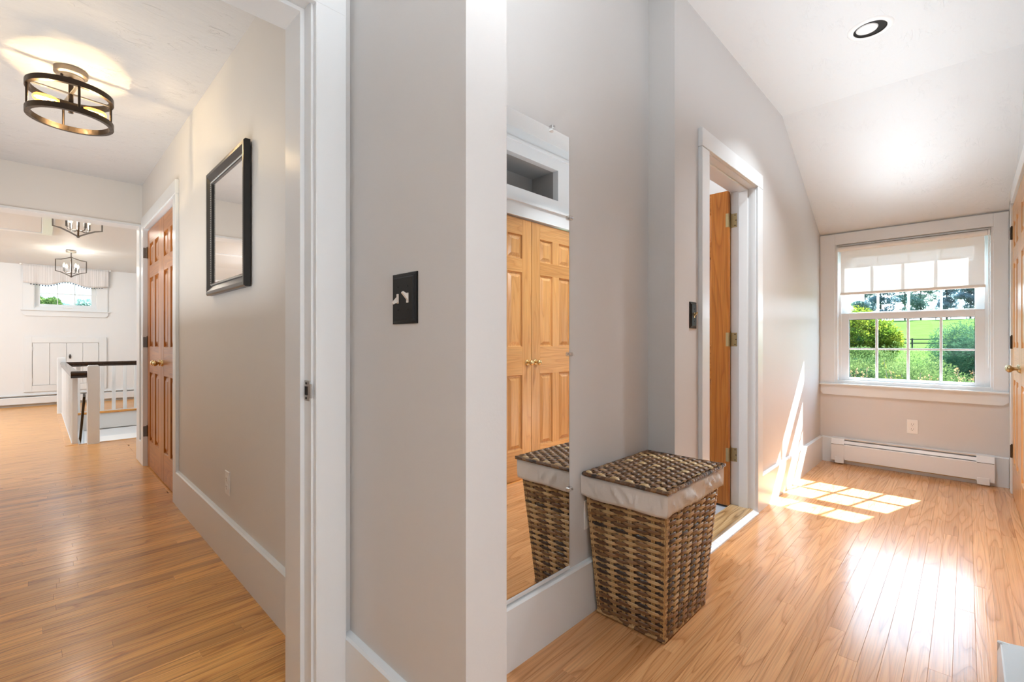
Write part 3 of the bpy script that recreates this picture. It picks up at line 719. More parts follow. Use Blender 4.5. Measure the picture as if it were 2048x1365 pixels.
tube(bm, [(4.982, -.119, 1.885), (4.982, -.119, .88)], .0022, 6); tube(bm, [(4.994, -.122, 1.885), (4.994, -.122, .88)], .0022, 6)
tube(bm, [(4.982, -.119, .88), (4.988, -.1205, .868), (4.994, -.122, .88)], .0022, 6)
wp(s, 'bead_chain', bm, M['white_plastic'])

# ------------------------------------------------------------------ baseboard heaters
h = thing('baseboard_heater', 'white baseboard heater on the floor beneath the window', 'heater', (4.95, .35, 0))
def heater_profile(bm, a0, a1, xf, xb, z0, z1):
    prism(bm, [(xf, z0), (xf, z1-.055), (xf+.006, z1-.050), (xb, z1-.046), (xb, z0)], 'Y', a0, a1)
bm = bm_new(); prism(bm, [(4.918, .042), (4.916, .170), (4.922, .176), (4.926, .172), (4.926, .042)], 'Y', -.055, .765); wp(h, 'front_cover', bm, M['heater'])
bm = bm_new(); prism(bm, [(4.922, .182), (4.935, .206), (4.939, .206), (4.930, .180)], 'Y', -.055, .765); wp(h, 'damper', bm, M['heater'])
bm = bm_new(); prism(bm, [(4.942, .214), (4.938, .224), (4.972, .228), (4.972, .02), (4.966, .02), (4.966, .214)], 'Y', -.055, .765); wp(h, 'back_plate', bm, M['heater'])
wp(h, 'fin_tube', boxes((4.932, 4.962, -.05, .76, .06, .15)), M['dark'])
wp(h, 'copper_pipe', boxes((4.944, 4.956, -.05, .76, .03, .045)), M['antique'])
for a, b in ((.763, .856), (-.148, -.053)):
    bm = bm_new(); prism(bm, [(4.913, .034), (4.911, .176), (4.934, .222), (4.972, .230), (4.972, .034)], 'Y', a, b)
    ec = wp(h, 'end_cap', bm, M['heater'])
    y0 = a if a > 0 else a + .025
    wp(h, 'foot', boxes((4.910, 4.93, y0, y0+.066, .012, .062), ch=.001), M['heater'], ec)
    wp(h, 'seam', boxes((4.9105, 4.913, a+.002, b-.002, .172, .175)), M['dark'], ec)

h = thing('baseboard_heater', 'long white baseboard heater along the far wall under the valanced window', 'heater', (-.6, 11.05, 0))
bm = bm_new(); prism(bm, [(11.035, .045), (11.033, .150), (11.040, .156), (11.046, .045)], 'X', -3.1, 1.55); wp(h, 'front_cover', bm, M['heater'])
bm = bm_new(); prism(bm, [(11.062, .168), (11.052, .182), (11.1, .190), (11.1, .02), (11.094, .02), (11.09, .17)], 'X', -3.1, 1.55); wp(h, 'back_plate', bm, M['heater'])
wp(h, 'fin_tube', boxes((-3.05, 1.5, 11.055, 11.085, .05, .14)), M['dark'])

h = thing('baseboard_heater', 'end of a white baseboard heater at the bottom right edge', 'heater', (1.4, -.1, 0))
bm = bm_new(); prism(bm, [(-.066, .03), (-.064, .175), (-.070, .20), (-.076, .20), (-.074, .03)], 'X', .95, 1.965); wp(h, 'front_cover', bm, M['heater'])
bm = bm_new(); prism(bm, [(-.074, .198), (-.074, .203), (-.14, .212), (-.14, .2)], 'X', .95, 1.965); wp(h, 'top_plate', bm, paint('grey_top_plate', (.5, .5, .49), .4, .02))  # top plate coloured greyer than the white cover
wp(h, 'end_cap', boxes((1.955, 1.968, -.14, -.064, .03, .205), ch=.003), M['heater'])

# ------------------------------------------------------------------ outlets and switches (local: faces -y, x right, z up)
def outlet(label, loc, rotz, group=None):
    t = thing('wall_outlet', label, 'outlet', loc, rotz, group)
    bm = bm_new()
    prism(bm, [(-.035, -.057), (.035, -.057), (.035, .057), (-.035, .057)], 'Y', -.0035, 0)
    pl = obj('cover_plate', boxes((-.035, .035, -.0055, 0, -.0575, .0575), ch=.003), M['white_plastic'], t); bm.free()
    for z in (.0195, -.0195):
        bm = bm_new(); lathe(bm, [(0, -.0075), (.0150, -.0075), (.0165, -.0065), (.0165, -.004)], (0, 0, z), 'Y', 18)
        rc = obj('receptacle', bm, M['white_plastic'], t)
        obj('slot', boxes((-.0075, -.0055, -.0078, -.0070, z-.002, z+.0065), (.0055, .0075, -.0078, -.0070, z-.002, z+.0065), (-.0022, .0022, -.0078, -.0070, z-.0105, z-.0065)), M['dark'], rc)
    bm = bm_new(); lathe(bm, [(0, -.0068), (.0028, -.0066), (.003, -.005)], (0, 0, 0), 'Y', 10); obj('screw', bm, M['ivory'], t)
    return t
outlet('white duplex outlet on the wall under the window', (4.99, .315, .381), -PI/2)
outlet('white duplex outlet low on the beige hall wall', (.655, 2.590, .384), -PI/2)
outlet('white outlet plate half hidden behind the wicker hamper', (1.545, 1.083, .39), 0)

def switch_plate(label, loc, rotz, w, hgt, toggles, mat, tmat):
    t = thing('switch_plate', label, 'switch', loc, rotz)
    bm = bm_new()
    def ring(i, y): return [bm.verts.new(p) for p in ((-w/2+i, y, -hgt/2+i), (w/2-i, y, -hgt/2+i), (w/2-i, y, hgt/2-i), (-w/2+i, y, hgt/2-i))]
    rs = [ring(0, 0), ring(0, -.003), ring(.003, -.0045), ring(.005, -.0045), ring(.007, -.006), ring(.009, -.006), ring(.013, -.009)]
    for p, q in zip(rs, rs[1:]):
        for i in range(4): bm.faces.new((p[i], p[(i+1) % 4], q[(i+1) % 4], q[i]))
    bm.faces.new(rs[-1]); bm.faces.new(rs[0][::-1]); bmesh.ops.recalc_face_normals(bm, faces=bm.faces)
    obj('cover_plate', bm, mat, t)
    for x, up in toggles:
        bz = obj('toggle_bezel', boxes((x-.0045, x+.0045, -.0105, -.0085, -.0125, .0125), ch=.0006), tmat, t)
        bm = bm_new(); d = 1 if up else -1
        prism(bm, [(-.0095, -.006*d), (-.0095, .008*d), (-.023, .0155*d), (-.026, .0115*d)], 'X', x-.0035, x+.0035)
        obj('toggle', bm, tmat, bz)
        for z in (.030, -.030):
            bm = bm_new(); lathe(bm, [(0, -.0105), (.0025, -.0103), (.003, -.0085)], (x, 0, z), 'Y', 10); obj('screw', bm, mat, t)
    return t
switch_plate('black stepped double switch plate with two ivory toggles', (.672, 1.046, 1.191), -PI/2, .115, .132, ((-.023, False), (.023, True)), M['black'], M['ivory'])
switch_plate('narrow dark single switch plate beside the bathroom doorway', (2.228, .952, 1.205), 0, .076, .128, ((0, True),), M['black'], M['brass'])

# ------------------------------------------------------------------ frameless wall mirror
t = thing('wall_mirror', 'tall frameless mirror leaning flat in the recess, reflecting closet doors', 'mirror', (1.2, 1.08, .225))
mg = wp(t, 'mirror_glass', boxes((.99, 1.406, 1.0735, 1.0785, .228, 1.850)), M['mirror'])
wp(t, 'backing', boxes((.99, 1.4065, 1.0786, 1.0828, .2275, 1.8505)), M['dark'])
wp(t, 'glass_edge', boxes((1.406, 1.4078, 1.0735, 1.0790, .228, 1.850)), M['steel'])
wp(t, 'bottom_channel', boxes((.98, 1.408, 1.0705, 1.0830, .2185, .2305), ch=.001), M['trim'])
for x, z, top in ((1.305, 1.850, True), (1.406, 1.545, False), (1.406, 1.03, False), (1.406, .52, False)):
    bm = bm_new()
    if top: box(bm, x-.008, x+.008, 1.064, 1.083, z-.012, z+.012, ch=.003); lathe(bm, [(0, 1.061), (.0035, 1.061), (.004, 1.066)], (x, 0, z+.006), 'Y', 8)
    else: box(bm, x-.012, x+.014, 1.064, 1.083, z-.008, z+.008, ch=.003); lathe(bm, [(0, 1.061), (.0035, 1.061), (.004, 1.066)], (x+.007, 0, z), 'Y', 8)
    wp(t, 'mirror_clip', bm, M['acrylic'])

# ------------------------------------------------------------------ black framed hall mirror
t = thing('framed_mirror', 'black beaded frame mirror hanging on the hall wall', 'mirror', (.655, 2.53, 1.64))
Y0, Y1, Z0, Z1 = 2.225, 2.870, 1.318, 1.958
bm = bm_new()
def fr(i, x): return [bm.verts.new(p) for p in ((x, Y0+i, Z0+i), (x, Y1-i, Z0+i), (x, Y1-i, Z1-i), (x, Y0+i, Z1-i))]
rs = [fr(0, .648), fr(0, .628), fr(.006, .622), fr(.020, .622), fr(.050, .636), fr(.056, .634), fr(.062, .636), fr(.066, .643)]
for p, q in zip(rs, rs[1:]):
    for i in range(4): bm.faces.new((p[i], q[i], q[(i+1) % 4], p[(i+1) % 4]))
bmesh.ops.recalc_face_normals(bm, faces=bm.faces)
bmesh.ops.reverse_faces(bm, faces=[f for f in bm.faces if f.normal.x > .5])
fm = wp(t, 'frame', bm, M['black_frame'])
wp(t, 'mirror_glass', boxes((.6415, .6435, Y0+.06, Y1-.06, Z0+.06, Z1-.06)), M['mirror'])
wp(t, 'hanging_cleat', boxes((.648, .655, Y0+.03, Y1-.03, Z0+.03, Z1-.03)), M['dark'])
bm = bm_new()
def beads(p, q, n):
    for i in range(n):
        c = Vector(p).lerp(Vector(q), (i+.5)/n); bmesh.ops.create_icosphere(bm, subdivisions=1, radius=.0042, matrix=Matrix.Translation(c))
i0 = .053
beads((.634, Y0+i0, Z0+i0), (.634, Y0+i0, Z1-i0), 56); beads((.634, Y1-i0, Z0+i0), (.634, Y1-i0, Z1-i0), 56)
beads((.634, Y0+i0, Z0+i0), (.634, Y1-i0, Z0+i0), 56); beads((.634, Y0+i0, Z1-i0), (.634, Y1-i0, Z1-i0), 56)
bd_ = wp(t, 'bead_border', bm, M['steel'], fm); bd_['kind'] = 'stuff'

# ------------------------------------------------------------------ hall ring light
LX, LY = .121, 3.285
t = thing('ceiling_light', 'dark double-ring ceiling light with two glowing amber bulbs in the hall', 'light', (LX, LY, 2.47))
bm = bm_new(); lathe(bm, [(.010, 2.428), (.050, 2.430), (.053, 2.436), (.060, 2.438), (.066, 2.444), (.066, 2.470)], (LX, LY, 0), 'Z', 36); cn = wp(t, 'canopy', bm, M['nickel'], smooth=True)
for a in (.6, .6+PI):
    bm = bm_new(); lathe(bm, [(0, 2.418), (.005, 2.419), (.006, 2.424), (.005, 2.430)], (LX+.042*math.cos(a), LY+.042*math.sin(a), 0), 'Z', 10)
    wp(t, 'canopy_nut', bm, M['bronze'], cn)
bm = bm_new(); lathe(bm, [(.010, 2.25), (.010, 2.425), (.013, 2.427), (.013, 2.432)], (LX, LY, 0), 'Z', 14); wp(t, 'stem', bm, M['bronze'], smooth=True)
for z0, z1 in ((2.335, 2.362), (2.205, 2.232)):
    bm = bm_new(); n = 64; ri, ro = .150, .168
    rr = [[bm.verts.new((LX+r*math.cos(2*PI*i/n), LY+r*math.sin(2*PI*i/n), z)) for i in range(n)] for r, z in ((ri, z0), (ro, z0), (ro, z1), (ri, z1))]
    for k in range(4):
        for i in range(n): bm.faces.new((rr[k][i], rr[k][(i+1) % n], rr[(k+1) % 4][(i+1) % n], rr[(k+1) % 4][i]))
    bmesh.ops.recalc_face_normals(bm, faces=bm.faces); wp(t, 'ring', bm, M['bronze'], smooth=True)
for a in (.15, .15+PI/2, .15+PI, .15+1.5*PI):
    bm = bm_new(); x, y = LX+.159*math.cos(a), LY+.159*math.sin(a); tube(bm, [(x, y, 2.225), (x, y, 2.345)], .0055, 10); wp(t, 'post', bm, M['bronze'], smooth=True)
    bm = bm_new(); tube(bm, [(LX, LY, 2.348), (x, y, 2.348)], 1, flat=(.006, .003)); wp(t, 'spoke', bm, M['nickel'])
ba = 0.12      # direction of the bulb axis
dv = Vector((math.cos(ba), math.sin(ba), 0))
bm = bm_new(); tube(bm, [Vector((LX, LY, 2.285)) - dv*.045, Vector((LX, LY, 2.285)) + dv*.045], .021, 18); wp(t, 'socket', bm, M['bronze'])
for sg in (1, -1):
    bm = bm_new(); P0 = Vector((LX, LY, 2.285))
    prof = [(.045, .013), (.058, .020), (.075, .024), (.105, .024), (.125, .021), (.137, .012), (.141, .002)]
    tube(bm, [P0 + dv*sg*d for d, r in prof], [r for d, r in prof], 18); b = wp(t, 'bulb', bm, M['bulb'], smooth=True)
    bm = bm_new()
    for q in range(4):
        o4 = Vector((-dv.y*.007*math.cos(q*PI/2+.4), dv.x*.007*math.cos(q*PI/2+.4), .007*math.sin(q*PI/2+.4)))
        tube(bm, [P0 + dv*sg*.055 + o4, P0 + dv*sg*.125 + o4], .0011, 5)
    wp(t, 'filament', bm, M['filament'], b)
    light('hall_bulb_glow', 'POINT', P0 + dv*sg*.09, 3.2, (1.0, 0.92, 0.80), .010).parent = None

# ------------------------------------------------------------------ stair hall lanterns
def lantern(label, X, Y, zt=2.47, ang=-.02):
    t = thing('lantern_light', label, 'light', (X, Y, zt))
    bm = bm_new(); lathe(bm, [(.008, zt-.030), (.056, zt-.026), (.062, zt-.020), (.062, zt)], (X, Y, 0), 'Z', 24); wp(t, 'canopy', bm, M['nickel'], smooth=True)
    bm = bm_new(); tube(bm, [(X, Y, zt-.03), (X, Y, zt-.12)], .007, 10); wp(t, 'stem', bm, M['graphite'])
    for k in range(4):
        a = ang + k*PI/2; c, s_ = math.cos(a), math.sin(a); r = .172
        pts = [(0.006, -.100), (.05, -.118), (.11, -.138), (r, -.145), (r, -.225), (r, -.318), (.12, -.330), (.06, -.360), (.006, -.392)]
        bm = bm_new(); tube(bm, [(X+c*q, Y+s_*q, zt+z) for q, z in pts], 1, flat=(.0065, .0065)); wp(t, 'cage_bar', bm, M['graphite'])
    bm = bm_new(); ball(bm, (X, Y, zt-.395), .013); wp(t, 'finial', bm, M['graphite'], smooth=True)
    bm = bm_new(); tube(bm, [(X, Y, zt-.345), (X, Y, zt-.12)], .004, 8); ball(bm, (X, Y, zt-.335), .018, 1, 1, .7); hb = wp(t, 'candle_hub', bm, M['graphite'], smooth=True)
    for k in range(4):
        a = ang + .55 + k*PI/2; c, s_ = math.cos(a), math.sin(a)
        P = lambda q, z: (X+c*q, Y+s_*q, zt+z)
        bm = bm_new(); tube(bm, [P(.01, -.335), P(.05, -.345), (P(.083, -.338)), P(.092, -.315)], .0045, 8); arm = wp(t, 'candle_arm', bm, M['graphite'], smooth=True)
        bm = bm_new(); tube(bm, [P(.092, -.318), P(.092, -.262)], .0105, 12); wp(t, 'candle_sleeve', bm, M['graphite'], arm, True)
        bm = bm_new(); lathe(bm, [(.007, -.262), (.014, -.245), (.016, -.232), (.010, -.212), (.001, -.192)], (X+c*.092, Y+s_*.092, zt), 'Z', 12); wp(t, 'bulb', bm, M['bulb_clear'], arm, True)
        bm = bm_new(); tube(bm, [P(.092, -.250), P(.092, -.218)], .002, 5); wp(t, 'filament', bm, M['filament'], arm)
    light('lantern_glow', 'POINT', (X, Y, zt-.23), 6, (1.0, 0.93, 0.84), .05)
lantern('whole bronze cage lantern hanging before the valanced window', .363, 9.80, 2.46)
lantern('nearer cage lantern cut off by the hall header', .272, 6.05, 2.47)

# ------------------------------------------------------------------ recessed can light
DX, DY = 3.026, .358
t = thing('recessed_light', 'white ringed recessed can light in the corridor ceiling', 'light', (DX, DY, 2.705))
bm = bm_new(); lathe(bm, [(.071, 2.706), (.071, 2.700), (.080, 2.6975), (.094, 2.7005), (.098, 2.705)], (DX, DY, 0), 'Z', 48)
bmesh.ops.delete(bm, geom=[f for f in bm.faces if len(f.verts) > 4], context='FACES'); wp(t, 'trim_ring', bm, M['white_plastic'], smooth=True)
bm = bm_new(); lathe(bm, [(.0705, 2.7015), (.066, 2.69999), (.0655, 2.703), (.060, 2.7035)], (DX, DY, 0), 'Z', 48)
bmesh.ops.delete(bm, geom=[f for f in bm.faces if len(f.verts) > 4], context='FACES'); wp(t, 'baffle', bm, M['dark'], smooth=True)
bm = bm_new(); lathe(bm, [(.066, 2.7035), (.0655, 2.7034)], (DX, DY, 0), 'Z', 48); wp(t, 'can_back', bm, M['dark'])
bm = bm_new(); lathe(bm, [(.0, 2.6955), (.030, 2.696), (.044, 2.699), (.047, 2.7033)], (DX-.010, DY+.012, 0), 'Z', 32); wp(t, 'lamp_face', bm, M['white_plastic'], smooth=True)

# ------------------------------------------------------------------ wicker hamper
HX0, HX1, HY0, HY1 = 1.560, 1.915, .772, 1.045          # foot
TX0, TX1, TY0, TY1 = 1.500, 1.985, .733, 1.068          # under the lid
HZ = .555
hm = thing('laundry_hamper', 'tapered brown wicker laundry hamper with white liner and woven lid', 'hamper', (1.74, .9, 0))
def corners(f): return [(HX0+(TX0-HX0)*f, HY0+(TY0-HY0)*f), (HX1+(TX1-HX1)*f, HY0+(TY0-HY0)*f), (HX1+(TX1-HX1)*f, HY1+(TY1-HY1)*f), (HX0+(TX0-HX0)*f, HY1+(TY1-HY1)*f)]
rh = random.Random(5)
rows = 42; pitch_n = {0: 9, 1: 7, 2: 9, 3: 7}
dark_rows = {4, 8, 14, 16, 18, 30}
row_mats = [M['w_dark'] if k in dark_rows else rh.choice([M['w_brown'], M['w_brown'], M['w_brown'], M['w_mid']]) if k % 2 == 0 else rh.choice([M['w_tan'], M['w_tan'], M['w_mid']]) for k in range(rows)]
def ribbon(bm, pts, nrm, wid, th):
    """flat strand: pts path, nrm outward, wid per point along the third axis"""
    rings = []
    for i, p in enumerate(pts):
        d = (pts[min(i+1, len(pts)-1)] - pts[max(i-1, 0)]).normalized()
        s_ = d.cross(nrm).normalized(); q = s_.cross(d).normalized()
        if q.dot(nrm) < 0: q = -q
        w_ = wid[i] if isinstance(wid, list) else wid
        rings.append([bm.verts.new(p + s_*a*w_ + q*b*th) for a, b in ((-.5, 0), (-.28, .8), (.28, .8), (.5, 0), (0, -.5))])
    for k in range(len(rings)-1):
        for i in range(5):
            bm.faces.new((rings[k][i], rings[k][(i+1) % 5], rings[k+1][(i+1) % 5], rings[k+1][i]))
    bmesh.ops.recalc_face_normals(bm, faces=bm.faces)
for sd in range(4):
    npitch = pitch_n[sd]
    for r_ in range(rows):
        m = row_mats[r_]
        f = (r_+.6)/rows; z = .012 + f*(HZ-.06)
        cs = corners(z/HZ); a = Vector((*cs[sd], z)); b = Vector((*cs[(sd+1) % 4], z))
        d = (b-a).normalized(); nr = Vector((d.y, -d.x, .08)).normalized()
        L = (b-a).length; n = npitch*10
        pts, wid = [], []
        ph = 0 if r_ % 2 else PI
        for i in range(n+1):
            q = i/n; wv = math.tanh(2.4*math.cos(q*npitch*PI + ph))
            edge = min(1, min(q, 1-q)*npitch*1.6)
            pts.append(a + d*L*q + nr*(.0044*wv*edge + .001) + Vector((0, 0, rh.uniform(-.0006, .0006))))
            wid.append(.0122 + .0013*wv*edge)
        bm = bm_new(); ribbon(bm, pts, nr, wid, .0032)
        wp(hm, 'wicker_strand', bm, m, smooth=True)
    for i in range(npitch+1):
        q = i/npitch if 0 < i < npitch else (.02 if i == 0 else .98)
        bm = bm_new()
        for off in (-.004, .004):
            pts = []
            for j in range(7):
                z = .008 + (HZ-.012)*j/6; cs = corners(z/HZ); A = Vector((*cs[sd], z)); B = Vector((*cs[(sd+1) % 4], z)); d = (B-A).normalized()
                pts.append(A.lerp(B, q) + d*off)
            ribbon(bm, pts, Vector((d.y, -d.x, 0)), .0080, .0042)
        wp(hm, 'stake', bm, M['w_tan'], smooth=True)
# inner shell added to block light leaking through the weave
bm = bm_new(); c0, c1 = corners(.01), corners(1)
def inset(cs, i): return [(cs[0][0]+i, cs[0][1]+i), (cs[1][0]-i, cs[1][1]+i), (cs[2][0]-i, cs[2][1]-i), (cs[3][0]+i, cs[3][1]-i)]
A = [bm.verts.new((*p, .006)) for p in inset(c0, .012)]; B = [bm.verts.new((*p, HZ-.01)) for p in inset(c1, .012)]
bm.faces.new(A[::-1])
for i in range(4): bm.faces.new((A[i], A[(i+1) % 4], B[(i+1) % 4], B[i]))
wp(hm, 'inner_light_block', bm, M['w_dark'])
def rope_border(cs, z, rad, mats, name, step=.022):
    for sd in range(4):
        a = Vector((*cs[sd], z)); b = Vector((*cs[(sd+1) % 4], z)); n = max(4, int((b-a).length/step))
        bms = {}
        for i in range(n):
            p = a.lerp(b, (i+.5)/n); d = (b-a).normalized(); m = rh.choice(mats)
            k = bms.setdefault(m.name, (bm_new(), m))[0]
            o3 = Vector((0, 0, rh.uniform(-.001, .001)))
            tube(k, [p - d*step*.75 + o3 + Vector((0, 0, -rad*.5)), p - d*step*.3 + o3, p + d*step*.3 + o3, p + d*step*.75 + o3 + Vector((0, 0, rad*.4))], [rad*.5, rad, rad, rad*.5], 6)
        for k, m in bms.values():
            o = wp(hm, name, k, m, smooth=True); o['kind'] = 'stuff'
rope_border(corners(.015), .010, .0085, [M['w_tan'], M['w_brown'], M['w_tan']], 'foot_border')
# liner band
bm = bm_new(); per = []
cs = inset(corners(.96), -.0135)
for sd in range(4):
    a, b = Vector(cs[sd]), Vector(cs[(sd+1) % 4])
    for i in range(60): per.append((a.lerp(b, i/60), sd, i/60))
nz = 8; g = []
for j in range(nz+1):
    fz = j/nz; row = []
    for p, sd, q in per:
        nx, ny_ = [(0, -1), (1, 0), (0, 1), (-1, 0)][sd]
        amp = .013 if sd in (0, 2) else .0055
        e_ = min(1, min(q, 1-q)*14)
        wob = amp*max(-.15, noise.noise(Vector((q*15+sd*9+fz*2.2, fz*.9, sd)))*1.5 + .8*noise.noise(Vector((q*34+sd*5-fz*2, fz*2, 3))))*math.sin(PI*(.12+.8*fz))*e_
        ga = (.0025*math.sin(q*190+sd) if fz < .18 and sd in (0, 2) else 0)
        pin = -.004*(1-fz)**4
        z = .478 + .077*fz + .003*math.sin(q*9+sd) * (1-fz) - (.007*(1-fz) if sd == 3 else 0)*math.sin(q*PI)
        row.append(bm.verts.new((p.x+nx*(wob+ga+pin), p.y+ny_*(wob+ga+pin), z)))
    g.append(row)
n = len(per)
for j in range(nz):
    for i in range(n): bm.faces.new((g[j][i], g[j][(i+1) % n], g[j+1][(i+1) % n], g[j+1][i]))
ln = wp(hm, 'liner', bm, M['cloth'], smooth=True); sm = ln.modifiers.new('thick', 'SOLIDIFY'); sm.thickness = .0015; sm.offset = -1
# lid
LX0, LX1, LY0, LY1, LZ = 1.486, 1.998, .719, 1.066, .566
lid = wp(hm, 'lid', boxes((LX0+.004, LX1-.004, LY0+.004, LY1-.004, LZ-.012, LZ-.004)), M['w_dark'])
nrow, npit = 24, 11
for r_ in range(nrow):
    x = LX0 + .010 + (LX1-LX0-.02)*(r_+.5)/nrow; nseg = npit*8; pts, wid = [], []
    ph = 0 if r_ % 2 else PI
    for i in range(nseg+1):
        q = i/nseg; wv = math.tanh(1.6*math.cos(q*npit*PI+ph))
        pts.append(Vector((x + rh.uniform(-.0006, .0006), LY0+.006+(LY1-LY0-.012)*q, LZ+.0052*wv-.001))); wid.append(.0185+.0045*wv)
    bm = bm_new(); ribbon(bm, pts, Vector((0, 0, 1)), wid, .0045)
    wp(hm, 'lid_strand', bm, rh.choice([M['w_brown'], M['w_mid'], M['w_brown'], M['w_tan']]), lid, True)
for i in range(npit+1):
    y = LY0+.006+(LY1-LY0-.012)*i/npit
    bm = bm_new(); ribbon(bm, [Vector((LX0+.008, y, LZ)), Vector(((LX0+LX1)/2, y, LZ)), Vector((LX1-.008, y, LZ))], Vector((0, 0, 1)), .012, .003); wp(hm, 'lid_stake', bm, M['w_brown'], lid)
rope_border([(LX0, LY0), (LX1, LY0), (LX1, LY1), (LX0, LY1)], LZ-.002, .0072, [M['w_brown'], M['w_mid'], M['w_brown'], M['w_dark']], 'lid_border', .02)

# ------------------------------------------------------------------ stair hall: window 2, valance, access door, hatch
w = thing('window_2', 'small white awning window high on the far wall', 'window', (.36, 11.1, 1.6), kind='structure')
def fx(x0, x1, z0, z1, ix0, ix1, iz0, iz1, y0, y1, ch=.0015): return boxes((x0, ix0, y0, y1, z0, z1), (ix1, x1, y0, y1, z0, z1), (ix0, ix1, y0, y1, z0, iz0), (ix0, ix1, y0, y1, iz1, z1), ch=ch)
wp(w, 'casing', fx(-.17, .89, 1.60, 2.25, -.04, .745, 1.62, 2.14, 11.08, 11.1), M['trim'])
wp(w, 'jamb', fx(-.05, .755, 1.61, 2.16, -.03, .735, 1.64, 2.14, 11.085, 11.24), M['trim'])
sa = wp(w, 'sash', fx(-.03, .735, 1.64, 2.14, .033, .675, 1.705, 2.10, 11.14, 11.18), M['trim'])
wp(w, 'muntin', boxes((.238, .248, 11.145, 11.17, 1.705, 2.10), (.456, .466, 11.145, 11.17, 1.705, 2.10), (.033, .675, 11.145, 11.17, 1.885, 1.895)), M['trim'], sa)
wp(w, 'pane', boxes((.033, .675, 11.155, 11.158, 1.705, 2.10)), M['glass'], sa)
wp(w, 'crank', boxes((.31, .43, 11.09, 11.14, 1.645, 1.662), ch=.004), M['white_plastic'], sa)
wp(w, 'stool', boxes((-.19, .91, 11.05, 11.1, 1.588, 1.603), ch=.003), M['trim'])
bm = bm_new(); prism(bm, [(-.175, 1.588), (.895, 1.588), (.895, 1.54), (.86, 1.50), (-.14, 1.50), (-.175, 1.54)], 'Y', 11.078, 11.1); wp(w, 'apron', bm, M['trim'])

t = thing('window_valance', 'grey and white striped scalloped valance with dark pom-poms', 'curtain', (.36, 11.06, 2.3))
bm = bm_new(); nx = 80; x0, x1 = -.165, .90
def hem(q):
    u = abs(q*2-1)
    return 2.055 + .037*math.cos(2*PI*u) if u < .5 else 2.018 + .026*(u-.5)/.5
g = []
for j in range(9):
    fz = j/8; row = []
    for i in range(nx+1):
        q = i/nx; zb = hem(q)
        y = 11.045 - .010*math.sin(q*23)*fz - .006*math.sin(q*61+1)*fz + .004*math.sin(q*150)*(1-fz)
        row.append(bm.verts.new((x0+(x1-x0)*q, y, 2.345+(zb-2.345)*fz)))
    g.append(row)
for j in range(8):
    for i in range(nx): bm.faces.new((g[j][i], g[j][i+1], g[j+1][i+1], g[j+1][i]))
va = wp(t, 'striped_cloth', bm, M['stripe'], smooth=True); va.modifiers.new('thick', 'SOLIDIFY').thickness = .002
bm = bm_new()
for i in range(27):
    q = .07 + .86*(i+.5)/27; bmesh.ops.create_icosphere(bm, subdivisions=1, radius=.010, matrix=Matrix.Translation((x0+(x1-x0)*q, 11.035, hem(q)-.012)))
wp(t, 'pom_pom_fringe', bm, M['pom'])
bm = bm_new(); tube(bm, [(-.185, 11.055, 2.345), (.915, 11.055, 2.345)], .008, 8); ball(bm, (-.19, 11.055, 2.345), .018); ball(bm, (.92, 11.055, 2.345), .018)
wp(t, 'curtain_rod', bm, M['white_plastic'], smooth=True)

t = thing('access_door', 'low white board access door in a frame under the far window', 'door', (.36, 11.09, .24))
wp(t, 'frame', fx(-.158, .874, .234, 1.153, -.062, .773, .337, 1.051, 11.075, 11.1), M['trim'])
for i in range(4):
    a = -.058 + .8275*i/4; b = a + .8275/4 - .004; wp(t, 'board', boxes((a, b, 11.085, 11.1, .341, 1.047), ch=.003), M['trim'])
bm = bm_new(); lathe(bm, [(0, 11.06), (.010, 11.062), (.012, 11.068), (.006, 11.074), (.008, 11.086)], (.395, 0, .80), 'Y', 12); wp(t, 'knob', bm, M['bronze'], smooth=True)
wp(t, 'latch', boxes((.389, .401, 11.072, 11.086, .775, .85), (.379, .411, 11.072, 11.086, .815, .827)), M['bronze'])
wp(t, 'hinge', boxes((-.066, -.056, 11.070, 11.085, .92, .98), (-.066, -.056, 11.070, 11.085, .40, .46), (.770, .780, 11.070, 11.085, .92, .98), (.770, .780, 11.070, 11.085, .40, .46)), M['heater'])

t = thing('attic_hatch', 'white framed attic hatch in the stair hall ceiling', 'hatch', (-.3, 7.9, 2.47))
wp(t, 'frame', boxes((-1.35, .135, 8.40, 8.50, 2.448, 2.472), (.04, .135, 7.22, 8.40, 2.448, 2.472), (-1.35, .04, 7.22, 7.32, 2.448, 2.472), ch=.003), M['trim'])
wp(t, 'panel', boxes((-1.35, .034, 7.326, 8.394, 2.458, 2.470)), M['ceil'])

# ------------------------------------------------------------------ stairs and railing
st = thing('staircase', 'white stairs with wooden treads going down behind the railing', 'stairs', (.95, 7.5, -1.4))
for i in range(13):
    y = 6.64 + i*.245; z = -.20*(i+1)
    if y > 9.8: break
    wp(st, 'tread', boxes((.335, 1.595, y-.025, y+.25, z-.028, z), ch=.006), M['floor_hall'])
    wp(st, 'riser', boxes((.335, 1.595, y-.005, y+.012, z-.0, z+.172)), M['trim'])
bm = bm_new(); tube(bm, [(.352, 6.75, .50), (.352, 9.4, -1.66)], 1, flat=(.011, .022)); sr = wp(st, 'descending_handrail', bm, M['rail'])

